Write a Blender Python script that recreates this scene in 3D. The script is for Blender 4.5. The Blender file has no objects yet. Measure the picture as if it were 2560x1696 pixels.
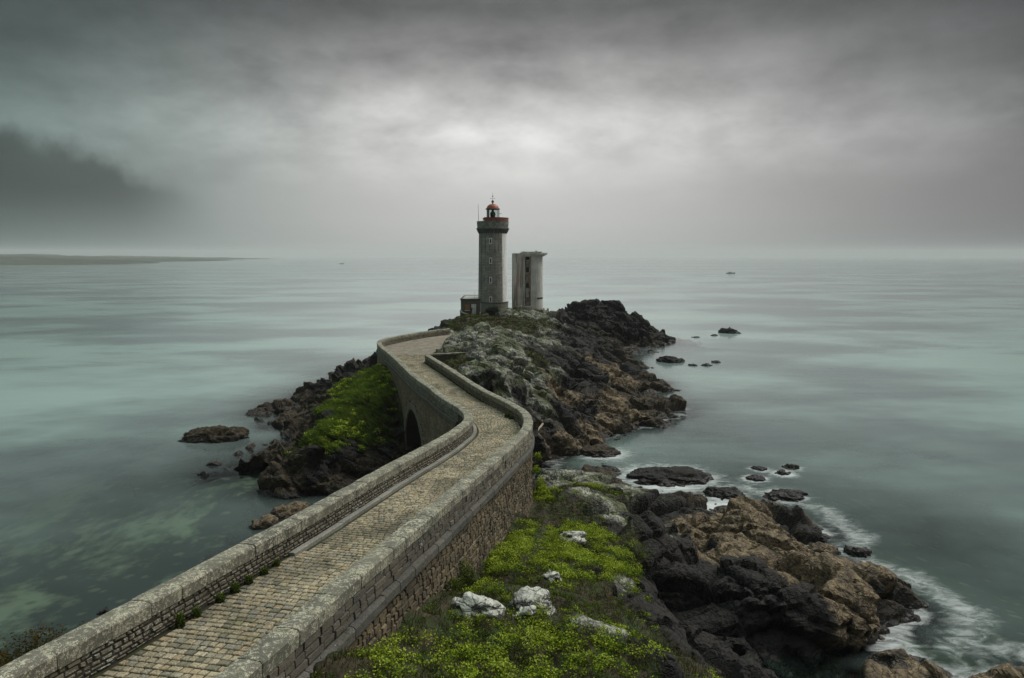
import bpy, bmesh, math, random
import numpy as np
from mathutils import Vector, Matrix
SC = bpy.context.scene
COL = SC.collection
rng = np.random.default_rng(7)
random.seed(7)
R = math.radians

# ------------------------------------------------------------------ camera
cam_d = bpy.data.cameras.new('camera'); cam = bpy.data.objects.new('camera', cam_d); COL.objects.link(cam)
cam.location = (0, 0, 22.0)
cam.rotation_euler = (R(90 - 6.62), 0, 0)
cam_d.sensor_width = 36; cam_d.lens = 36 * 1800 / 2560
cam_d.clip_start = 0.1; cam_d.clip_end = 60000
SC.camera = cam

# ------------------------------------------------------------------ node helper
class NT:
    def __init__(s, tree):
        s.t = tree; s.t.nodes.clear()
    def n(s, typ, ins=None, out=0, **props):
        nd = s.t.nodes.new(typ)
        for k, v in props.items(): setattr(nd, k, v)
        for k, v in (ins or {}).items(): s.set(nd.inputs[k], v)
        nd_out = nd.outputs[out] if len(nd.outputs) else None
        s.last = nd
        return nd_out
    def set(s, sock, v):
        if isinstance(v, bpy.types.NodeSocket): s.t.links.new(v, sock)
        elif v is not None:
            try: sock.default_value = v
            except Exception:
                sock.default_value = tuple(v) + (1.0,) if hasattr(v, '__len__') and len(v) == 3 else v
    def m(s, op, a, b=0.0, c=None, clamp=False):
        i = {0: a, 1: b}
        if c is not None: i[2] = c
        return s.n('ShaderNodeMath', i, operation=op, use_clamp=clamp)
    def mix(s, f, a, b, blend='MIX'):
        nd = s.t.nodes.new('ShaderNodeMix'); nd.data_type = 'RGBA'; nd.blend_type = blend
        s.set(nd.inputs[0], f); s.set(nd.inputs[6], a if not isinstance(a, tuple) else a + (1,)); s.set(nd.inputs[7], b if not isinstance(b, tuple) else b + (1,))
        return nd.outputs[2]
    def noise(s, vec, scale, detail=4, rough=.55, dist=0.0, out=0):
        return s.n('ShaderNodeTexNoise', {'Vector': vec, 'Scale': scale, 'Detail': detail, 'Roughness': rough, 'Distortion': dist}, out=out)
    def ss(s, v, a, b):
        return s.n('ShaderNodeMapRange', {0: v, 1: a, 2: b, 3: 0.0, 4: 1.0}, interpolation_type='SMOOTHSTEP')
    def lin(s, v, a, b, c, d):
        return s.n('ShaderNodeMapRange', {0: v, 1: a, 2: b, 3: c, 4: d})
    def ramp(s, v, stops, out=0):
        o = s.n('ShaderNodeValToRGB', {0: v}); cr = s.last.color_ramp
        while len(cr.elements) < len(stops): cr.elements.new(0.5)
        for e, (p, c) in zip(cr.elements, stops): e.position = p; e.color = tuple(c) + (1,)
        return o
    def attr(s, name, out=2):
        return s.n('ShaderNodeAttribute', out=out, attribute_name=name)
    def pos(s): return s.n('ShaderNodeNewGeometry')
    def scale(s, vec, xyz, rot=(0, 0, 0)):
        return s.n('ShaderNodeMapping', {'Vector': vec, 'Scale': xyz, 'Rotation': rot})

# ------------------------------------------------------------------ world: overcast sky
SUN_EL, SUN_AZ = R(50), R(62)          # ahead of the camera and to the right, behind cloud
W = bpy.data.worlds.new('World'); SC.world = W; W.use_nodes = True
w = NT(W.node_tree)
d = w.n('ShaderNodeTexCoord')
sx = w.n('ShaderNodeSeparateXYZ', {0: d}); sep = w.last
X, Y, Z = sep.outputs[0], sep.outputs[1], sep.outputs[2]
el = w.m('ARCSINE', Z); az = w.m('ARCTAN2', X, Y)
# cloud deck seen in perspective
zz = w.m('ADD', w.m('MAXIMUM', Z, 0.0), 0.11)
cp = w.n('ShaderNodeCombineXYZ', {0: w.m('DIVIDE', X, zz), 1: w.m('DIVIDE', Y, zz), 2: 3.7})
n1 = w.noise(w.scale(d, (1.0, .7, 3.4), (.0, .10, 0)), 2.1, 5, .5, .3)
n2 = w.noise(w.scale(d, (1.0, .7, 2.2), (.0, .16, 0)), 6.0, 8, .58, .15)
n3 = w.noise(w.scale(d, (1.0, 1.0, 1.7), (.0, .2, 0)), 17.0, 6, .6, .1)
cl = w.m('ADD', w.m('MULTIPLY', n1, .50), w.m('ADD', w.m('MULTIPLY', n2, .36), w.m('MULTIPLY', n3, .14)))
cl = w.lin(cl, .36, .64, -1.0, 1.0)
# overcast luminance: pale near the sea, grey higher, brighter overhead
# brightest where the sun stands behind the thin deck ahead
azf = w.m('MULTIPLY', az, az)
dim = w.m('ADD', .15, w.m('MULTIPLY', .85, w.m('EXPONENT', w.m('MULTIPLY', azf, -4.2))))
fall = w.n('ShaderNodeMix', {0: w.ss(el, .45, 1.0), 2: dim, 3: 1.0})
elr = w.ramp(w.m('DIVIDE', el, 1.5708), [(0.0, (.30,)*3), (.03, (.345,)*3), (.10, (.36,)*3), (.145, (.205,)*3), (.20, (.085,)*3), (.30, (.15,)*3), (.55, (.50,)*3), (1.0, (.74,)*3)])
rg = w.n('ShaderNodeSeparateColor', {0: elr})
amp = w.m('MULTIPLY', w.ss(el, .05, .17), .46)
lum = w.m('MULTIPLY', w.m('MULTIPLY', rg, fall), w.m('ADD', 1.0, w.m('MULTIPLY', amp, cl)))
# thin bright break in the cloud ahead
ga = w.m('DIVIDE', w.m('ADD', az, .035), .34); ge = w.m('DIVIDE', w.m('SUBTRACT', el, .185), .075)
gl = w.m('EXPONENT', w.m('MULTIPLY', w.m('ADD', w.m('MULTIPLY', ga, ga), w.m('MULTIPLY', ge, ge)), -1.0))
brk = w.m('MULTIPLY', gl, w.m('MAXIMUM', w.m('ADD', .25, cl), 0.0))
lum = w.m('MULTIPLY', w.m('ADD', lum, w.m('MULTIPLY', brk, .03)), .97)
# low dark bank of cloud on the left
edge = w.m('ADD', w.m('MULTIPLY', w.m('ADD', az, .40), -.34), w.m('ADD', .088, w.m('MULTIPLY', w.m('SUBTRACT', w.noise(d, 11, 7, .62), .5), .085)))
bank = w.m('MULTIPLY', w.ss(w.m('SUBTRACT', edge, el), -.008, .030), w.ss(el, -.02, .085))
bank = w.m('MULTIPLY', bank, w.ss(az, -.36, -.50))
lum = w.m('MULTIPLY', lum, w.m('SUBTRACT', 1.0, w.m('MULTIPLY', bank, .62)))
tint = w.mix(w.ss(az, -.15, -.7), (1.0, 1.0, .975), (.70, .95, .90))
tint = w.mix(w.ss(az, .2, .7), tint, (.98, .98, 1.01))
cloud = w.mix(1.0, tint, w.n('ShaderNodeCombineColor', {0: lum, 1: lum, 2: lum}), 'MULTIPLY')
sky = w.n('ShaderNodeTexSky', sky_type='NISHITA', sun_disc=False, sun_elevation=SUN_EL, sun_rotation=SUN_AZ, air_density=1.5, dust_density=4.0)
bg1 = w.n('ShaderNodeBackground', {0: sky, 1: .05})
bg2 = w.n('ShaderNodeBackground', {0: cloud, 1: 1.0})
w.n('ShaderNodeOutputWorld', {0: w.n('ShaderNodeMixShader', {0: .96, 1: bg1, 2: bg2})})

sun_d = bpy.data.lights.new('sun', 'SUN'); sun_d.energy = 1.5; sun_d.angle = R(40); sun_d.color = (1, .97, .91)
sun = bpy.data.objects.new('sun', sun_d); COL.objects.link(sun)
sv = Vector((math.sin(SUN_AZ) * math.cos(SUN_EL), math.cos(SUN_AZ) * math.cos(SUN_EL), math.sin(SUN_EL)))
sun.rotation_euler = sv.to_track_quat('Z', 'Y').to_euler(); sun.location = sv * 300

VS = SC.view_settings; VS.view_transform = 'Standard'; VS.look = 'None'; VS.exposure = 0.75; VS.gamma = 1.0; VS.use_curve_mapping = False
SC.cycles.use_denoising = True
SC.cycles.max_bounces = 6; SC.cycles.diffuse_bounces = 3; SC.cycles.glossy_bounces = 3; SC.cycles.transparent_max_bounces = 12
SC.cycles.volume_bounces = 1
SC.cycles.sample_clamp_indirect = 4.0

# ------------------------------------------------------------------ object helpers
def tag(o, label=None, cat=None, group=None, kind=None):
    if label: o['label'] = label
    if cat: o['category'] = cat
    if group: o['group'] = group
    if kind: o['kind'] = kind
    return o
def empty(name, loc=(0, 0, 0)):
    o = bpy.data.objects.new(name, None); o.location = loc; COL.objects.link(o); o.empty_display_size = .5
    return o
def mesh_obj(name, V, F, mat=None, parent=None, smooth=False, attrs=None, loc=None):
    me = bpy.data.meshes.new(name)
    V = np.asarray(V, dtype=np.float32)
    if isinstance(F, np.ndarray):
        k = F.shape[1]
        me.vertices.add(len(V)); me.vertices.foreach_set('co', V.ravel())
        me.loops.add(F.size); me.loops.foreach_set('vertex_index', F.ravel().astype(np.int32))
        me.polygons.add(len(F)); me.polygons.foreach_set('loop_start', np.arange(0, F.size, k, dtype=np.int32))
        me.update(calc_edges=True)
    else:
        me.from_pydata([tuple(map(float, v)) for v in V], [], [tuple(map(int, f)) for f in F]); me.update()
    if smooth: me.polygons.foreach_set('use_smooth', np.ones(len(me.polygons), bool))
    for k, v in (attrs or {}).items():
        v = np.asarray(v, dtype=np.float32)
        dom = 'POINT' if len(v) == len(V) else 'FACE'
        me.attributes.new(k, 'FLOAT', dom).data.foreach_set('value', v)
    if mat: me.materials.append(mat)
    o = bpy.data.objects.new(name, me); COL.objects.link(o)
    if parent: o.parent = parent
    if loc is not None: o.location = loc
    return o
class MB:
    """collects vertices and faces, each piece with a random number for its tint"""
    def __init__(s): s.V = []; s.F = []; s.r = []
    def add(s, V, F, rnd=None):
        b = len(s.V); s.V += [tuple(v) for v in V]; s.F += [tuple(i + b for i in f) for f in F]
        s.r += [random.random() if rnd is None else rnd] * len(F)
    def box(s, x0, x1, y0, y1, z0, z1, c=0.0):
        V = [(x, y, z) for z in (z0, z1) for x, y in ((x0, y0), (x1, y0), (x1, y1), (x0, y1))]
        if c:
            V += [(min(max(x, x0 + c), x1 - c), min(max(y, y0 + c), y1 - c), z1) for x, y, z in V[4:8]]
            for i in range(4, 8): V[i] = V[i][:2] + (z1 - c,)
            s.add(V, [(3, 2, 1, 0), (0, 1, 5, 4), (1, 2, 6, 5), (2, 3, 7, 6), (3, 0, 4, 7), (4, 5, 9, 8), (5, 6, 10, 9), (6, 7, 11, 10), (7, 4, 8, 11), (8, 9, 10, 11)])
        else:
            s.add(V, [(3, 2, 1, 0), (4, 5, 6, 7), (0, 1, 5, 4), (1, 2, 6, 5), (2, 3, 7, 6), (3, 0, 4, 7)])
    def lathe(s, prof, n=40, cx=0, cy=0, a0=0.0, a1=2 * math.pi, closed=True):
        m = n if closed else n + 1
        V = [(cx + r * math.sin(a0 + (a1 - a0) * i / n), cy - r * math.cos(a0 + (a1 - a0) * i / n), z) for r, z in prof for i in range(m)]
        F = []
        for j in range(len(prof) - 1):
            for i in range(n):
                k = (i + 1) % m if closed else i + 1
                F.append((j * m + i, j * m + k, (j + 1) * m + k, (j + 1) * m + i))
        if closed and prof[-1][0] > 1e-4: F.append(tuple((len(prof) - 1) * m + i for i in range(n)))
        s.add(V, F)
    def tube(s, pts, r, n=6):
        V = []; F = []
        rr = r if hasattr(r, '__len__') else [r] * len(pts)
        for j, p in enumerate(pts):
            p = Vector(p); q = Vector(pts[min(j + 1, len(pts) - 1)]) - Vector(pts[max(j - 1, 0)])
            t = q.normalized(); u = t.orthogonal().normalized(); v = t.cross(u)
            V += [tuple(p + (u * math.cos(6.2832 * i / n) + v * math.sin(6.2832 * i / n)) * rr[j]) for i in range(n)]
        for j in range(len(pts) - 1):
            F += [(j * n + i, j * n + (i + 1) % n, (j + 1) * n + (i + 1) % n, (j + 1) * n + i) for i in range(n)]
        F += [tuple(range(n))[::-1], tuple((len(pts) - 1) * n + i for i in range(n))]
        s.add(V, F)
    def build(s, name, mat, parent=None, smooth=False, loc=None):
        return mesh_obj(name, s.V, s.F, mat, parent, smooth, {'rnd': s.r} if len(s.r) != len(s.V) else None, loc)

# ------------------------------------------------------------------ numeric noise
def _h(ix, iy, iz, k=0):
    n = (ix.astype(np.int64) * 374761393 + iy.astype(np.int64) * 668265263 + iz.astype(np.int64) * 2147483647 + k * 1274126177) & 0xffffffff
    n = ((n ^ (n >> 13)) * 1274126177) & 0xffffffff
    n = ((n ^ (n >> 16)) * 2246822519) & 0xffffffff
    return ((n ^ (n >> 15)) & 0xffffff) / float(0xffffff)
def vnoise(P, k=0):
    I = np.floor(P).astype(np.int64); f = P - I; f = f * f * (3 - 2 * f); o = 0
    for dx in (0, 1):
        for dy in (0, 1):
            for dz in (0, 1):
                wt = (f[:, 0] if dx else 1 - f[:, 0]) * (f[:, 1] if dy else 1 - f[:, 1]) * (f[:, 2] if dz else 1 - f[:, 2])
                o = o + wt * _h(I[:, 0] + dx, I[:, 1] + dy, I[:, 2] + dz, k)
    return o * 2 - 1
def fbm(P, oct=4, k=0):
    o = 0; a = 1; t = 0
    for i in range(oct):
        o = o + a * vnoise(P * 2 ** i + 17.3 * i, k + i); t += a; a *= .5
    return o / t
def facets(P, k=0):
    """broken-rock relief: each cell is a tilted flat block, with a crack at its border"""
    I = np.floor(P).astype(np.int64)
    b1 = np.full(len(P), 9.); b2 = np.full(len(P), 9.); val = np.zeros(len(P))
    for dx in (-1, 0, 1):
        for dy in (-1, 0, 1):
            for dz in (-1, 0, 1):
                c = I + np.array([dx, dy, dz]); a, b, e = c[:, 0], c[:, 1], c[:, 2]
                q = P - (c + np.stack([_h(a, b, e, k + 1), _h(a, b, e, k + 2), _h(a, b, e, k + 3)], 1))
                dd = np.sqrt((q * q).sum(1))
                v = (_h(a, b, e, k + 4) - .5) + q[:, 0] * (_h(a, b, e, k + 5) - .5) * 1.6 + q[:, 1] * (_h(a, b, e, k + 6) - .5) * 1.6
                m = dd < b1
                b2 = np.where(m, b1, np.minimum(b2, dd)); val = np.where(m, v, val); b1 = np.where(m, dd, b1)
    return val, np.exp(-(b2 - b1) / .07)
ROT = np.array(Matrix.Rotation(.5, 3, 'X') @ Matrix.Rotation(.6, 3, 'Z'))
def rock_relief(P, amps=((2.6, .55), (1.0, .26), (.42, .10)), k=0):
    Q = P @ ROT.T * np.array([.85, .5, 1.7])          # slabs stretched along the strata
    Q = Q + .25 * np.stack([vnoise(P * .9, 60), vnoise(P * .9, 61), vnoise(P * .9, 62)], 1)
    o = 0
    for i, (s, a) in enumerate(amps):
        v, c = facets(Q / s, k + 10 * i)
        o = o + a * (v * 1.5 - .55 * c)
    return o + .12 * fbm(P * .8, 4, k + 50)
# ------------------------------------------------------------------ materials
def mat(name):
    m = bpy.data.materials.new(name); m.use_nodes = True
    return m, NT(m.node_tree)
def finish(t, col, rough=.85, bump=None, bstr=.4, bdist=.05, spec=.25, **kw):
    ins = {'Base Color': col, 'Roughness': rough, 'Specular IOR Level': spec}; ins.update(kw)
    if bump is not None: ins['Normal'] = t.n('ShaderNodeBump', {'Height': bump, 'Strength': bstr, 'Distance': bdist})
    b = t.n('ShaderNodeBsdfPrincipled', ins)
    t.n('ShaderNodeOutputMaterial', {0: b})
def plain(name, col, rough=.6, metal=0.0, var=.15, scale=3.0):
    m, t = mat(name); p = t.pos(); nz = t.noise(p, scale, 5)
    c = t.mix(t.ss(nz, .3, .7), tuple(x * (1 - var) for x in col), tuple(min(1, x * (1 + var)) for x in col))
    finish(t, c, rough, t.noise(p, scale * 8, 3), .15, .01, .4, Metallic=metal)
    return m
def rock_material():
    m, t = mat('rock'); p = t.pos()
    ps = t.scale(p, (1.0, .6, 1.5), (.5, 0, .6))
    nA = t.noise(p, .35, 6); nB = t.noise(ps, 2.2, 7, .62); nC = t.noise(ps, 9.0, 6, .65); nD = t.noise(p, .9, 5, .6)
    pw = t.n('ShaderNodeVectorMath', {0: ps, 1: t.n('ShaderNodeVectorMath', {0: t.noise(ps, 1.5, 3, out=1), 1: (.35, .35, .35)}, operation='MULTIPLY')}, operation='ADD')
    vor = t.n('ShaderNodeTexVoronoi', {'Vector': pw, 'Scale': 1.7, 'Randomness': 1.0}, feature='DISTANCE_TO_EDGE')
    vo2 = t.n('ShaderNodeTexVoronoi', {'Vector': pw, 'Scale': 4.6, 'Randomness': 1.0}, feature='DISTANCE_TO_EDGE')
    vc = t.n('ShaderNodeTexVoronoi', {'Vector': pw, 'Scale': 4.6, 'Randomness': 1.0}, out=1); vc = t.n('ShaderNodeSeparateColor', {0: vc})
    vf = t.n('ShaderNodeTexVoronoi', {'Vector': pw, 'Scale': 4.6, 'Randomness': 1.0})
    wg, wt, wl, wb = (t.attr(a) for a in ('wg', 'wt', 'wl', 'wb'))
    t.n('ShaderNodeSeparateXYZ', {0: t.n('ShaderNodeNewGeometry', out=1)}); nz_ = t.last.outputs[2]
    dark = t.mix(nB, (.007, .0065, .006), (.028, .025, .021))
    dark = t.mix(t.ss(nC, .66, .80), dark, (.07, .067, .062))
    tan = t.mix(t.ss(nB, .3, .7), (.07, .053, .032), (.235, .178, .105))
    tan = t.mix(t.ss(nD, .50, .72), tan, (.035, .030, .022))
    weed = t.mix(t.ss(nB, .35, .65), (.013, .011, .007), (.07, .052, .026))
    grey = t.mix(t.ss(nB, .3, .7), (.04, .04, .034), (.18, .18, .15))
    lic = t.ss(t.m('ADD', t.m('MULTIPLY', t.m('MAXIMUM', t.m('SUBTRACT', wl, 1.0), 0.0), t.lin(nz_, .1, .9, -.10, .22)), t.m('ADD', t.m('MULTIPLY', nC, .6), t.m('MULTIPLY', nD, .5))), .535, .60)
    grey = t.mix(t.m('MULTIPLY', lic, .9), grey, t.mix(t.ss(wl, 1.0, 1.4), (.33, .345, .265), (.55, .56, .49)))
    grey = t.mix(t.m('MULTIPLY', t.ss(t.m('ADD', nA, t.m('MULTIPLY', t.m('SUBTRACT', nB, .5), .4)), .49, .57), .8), grey, (.065, .078, .022))
    soil = t.mix(t.ss(nB, .3, .7), (.018, .015, .007), (.06, .048, .022))
    soil = t.mix(t.ss(nD, .42, .62), soil, (.026, .042, .008))
    soil = t.mix(t.ss(nC, .66, .74), soil, (.14, .13, .10))
    # ragged borders between the kinds of ground
    def edge(a, n, wd=.30):
        return t.ss(t.m('ADD', a, t.m('MULTIPLY', t.m('SUBTRACT', n, .5), .9)), .5 - wd, .5 + wd)
    c = dark
    c = t.mix(edge(wb, nB), c, weed)
    c = t.mix(edge(wt, nB), c, tan)
    c = t.mix(edge(wl, nD), c, grey)
    c = t.mix(edge(wg, nD), c, soil)
    # black wet belt just above the sea
    z = t.n('ShaderNodeSeparateXYZ', {0: p}); z = t.last.outputs[2]
    wet = t.m('SUBTRACT', 1.0, t.ss(t.m('ADD', z, t.m('MULTIPLY', t.m('SUBTRACT', nB, .5), 1.2)), .15, .75))
    c = t.mix(t.m('MULTIPLY', wet, .8), c, (.012, .011, .009))
    c = t.mix(t.m('MULTIPLY', t.m('SUBTRACT', 1.0, t.ss(vor, .0, .035)), t.m('MULTIPLY', t.lin(wl, 1.0, 1.5, .55, .12), t.lin(wg, .2, .7, 1, .1))), c, (.012, .011, .01))
    c = t.mix(t.m('MULTIPLY', t.m('SUBTRACT', 1.0, t.ss(vo2, .0, .05)), t.m('MULTIPLY', t.lin(wl, 1.0, 1.5, .45, .06), t.lin(wg, .2, .7, 1, 0))), c, (.012, .011, .01))
    c = t.mix(1.0, c, t.n('ShaderNodeCombineColor', {0: t.lin(vc, 0, 1, .78, 1.2), 1: t.lin(vc, 0, 1, .78, 1.2), 2: t.lin(vc, 0, 1, .78, 1.2)}), 'MULTIPLY')
    rough = t.lin(wet, 0, 1, .85, .4)
    h = t.m('ADD', t.m('MULTIPLY', nC, .5), t.m('ADD', t.m('MULTIPLY', nB, 1.0), t.m('ADD', t.m('MULTIPLY', t.ss(vor, 0, .06), .5), t.m('MULTIPLY', t.m('ADD', vc, vf), .7))))
    finish(t, c, rough, h, .9, .12, .3)
    return m
ROCK = rock_material()

# ------------------------------------------------------------------ bridge line (used by the ground too)
def catmull(pts, ds=.2):
    p = np.array(pts, float); p = np.vstack([2 * p[0] - p[1], p, 2 * p[-1] - p[-2]]); o = []
    for i in range(1, len(p) - 2):
        for u in np.linspace(0, 1, 24, endpoint=False):
            a, b, c, e = p[i - 1], p[i], p[i + 1], p[i + 2]
            o.append(.5 * (2 * b + (c - a) * u + (2 * a - 5 * b + 4 * c - e) * u * u + (3 * b - a - 3 * c + e) * u ** 3))
    o.append(p[-2]); o = np.array(o)
    s = np.r_[0, np.cumsum(np.linalg.norm(np.diff(o, axis=0), axis=1))]
    # light smoothing on an even spacing
    t = np.arange(0, s[-1], ds); q = np.stack([np.interp(t, s, o[:, 0]), np.interp(t, s, o[:, 1])], 1)
    for _ in range(30):
        q[1:-1] = .25 * q[:-2] + .5 * q[1:-1] + .25 * q[2:]
    return q
class Line:
    def __init__(s, pts, ds=.2):
        s.p = catmull(pts, ds); s.s = np.r_[0, np.cumsum(np.linalg.norm(np.diff(s.p, axis=0), axis=1))]
        tg = np.gradient(s.p, axis=0); tg /= np.linalg.norm(tg, axis=1)[:, None]
        s.n = np.stack([-tg[:, 1], tg[:, 0]], 1); s.len = s.s[-1]
    def at(s, a, off=0.0):
        a = np.asarray(a, float)
        f = lambda k: np.interp(a, s.s, k)
        n = np.stack([f(s.n[:, 0]), f(s.n[:, 1])], -1); n /= np.linalg.norm(n, axis=-1, keepdims=True)
        return np.stack([f(s.p[:, 0]), f(s.p[:, 1])], -1) + n * np.asarray(off)[..., None]
    def s_of_y(s, y): return float(np.interp(y, s.p[:, 1], s.s))
LL = Line([(-11.6,5),(-10.9,9),(-10.0,13.7),(-9.1,17.3),(-8.3,20.8),(-7.5,24.2),(-6.6,28.2),(-5.8,32),(-4.9,35.9),(-4.1,39.2),(-3.5,42),(-3.05,44.7),(-2.75,46.8),(-2.72,48.8),(-2.95,51),(-3.4,53.3),(-4.3,56.2),(-5.2,58.9),(-6.2,62),(-7.4,65.8),(-8.9,69.8),(-10.7,75.3),(-12.3,80.6),(-14.1,86.3),(-15.8,91.3),(-17.1,95.2),(-18.0,98.4),(-18.4,100.7),(-18.45,102.3),(-17.8,105.1),(-16.7,107.8),(-15.6,110.3),(-14.3,112.9),(-12.6,115.6),(-10.1,118.6)])
RR = Line([(-7.6,5),(-7.0,9),(-6.1,13),(-5.5,15.7),(-5.05,17.8),(-4.6,20),(-3.6,24.4),(-2.6,28.8),(-1.9,32.1),(-1.4,34.2),(-0.9,36.6),(-.4,39),(0,41),(.4,42.8),(.65,44.8),(.8,46.9),(.8,49.1),(.6,51.8),(.1,54.4),(-.6,57),(-1.5,59.8),(-2.4,62.3),(-3.2,64.6),(-4.9,69.8),(-6.2,73.8),(-7.7,78.4),(-9.4,83.3),(-10.6,86.8)])
def ztop(y):                                   # top of the parapets: falls towards the bend, level beyond
    y = np.asarray(y, float)
    return 10.0 + .078 * 3.0 * np.log1p(np.exp((60 - y) / 3.0))

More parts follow.
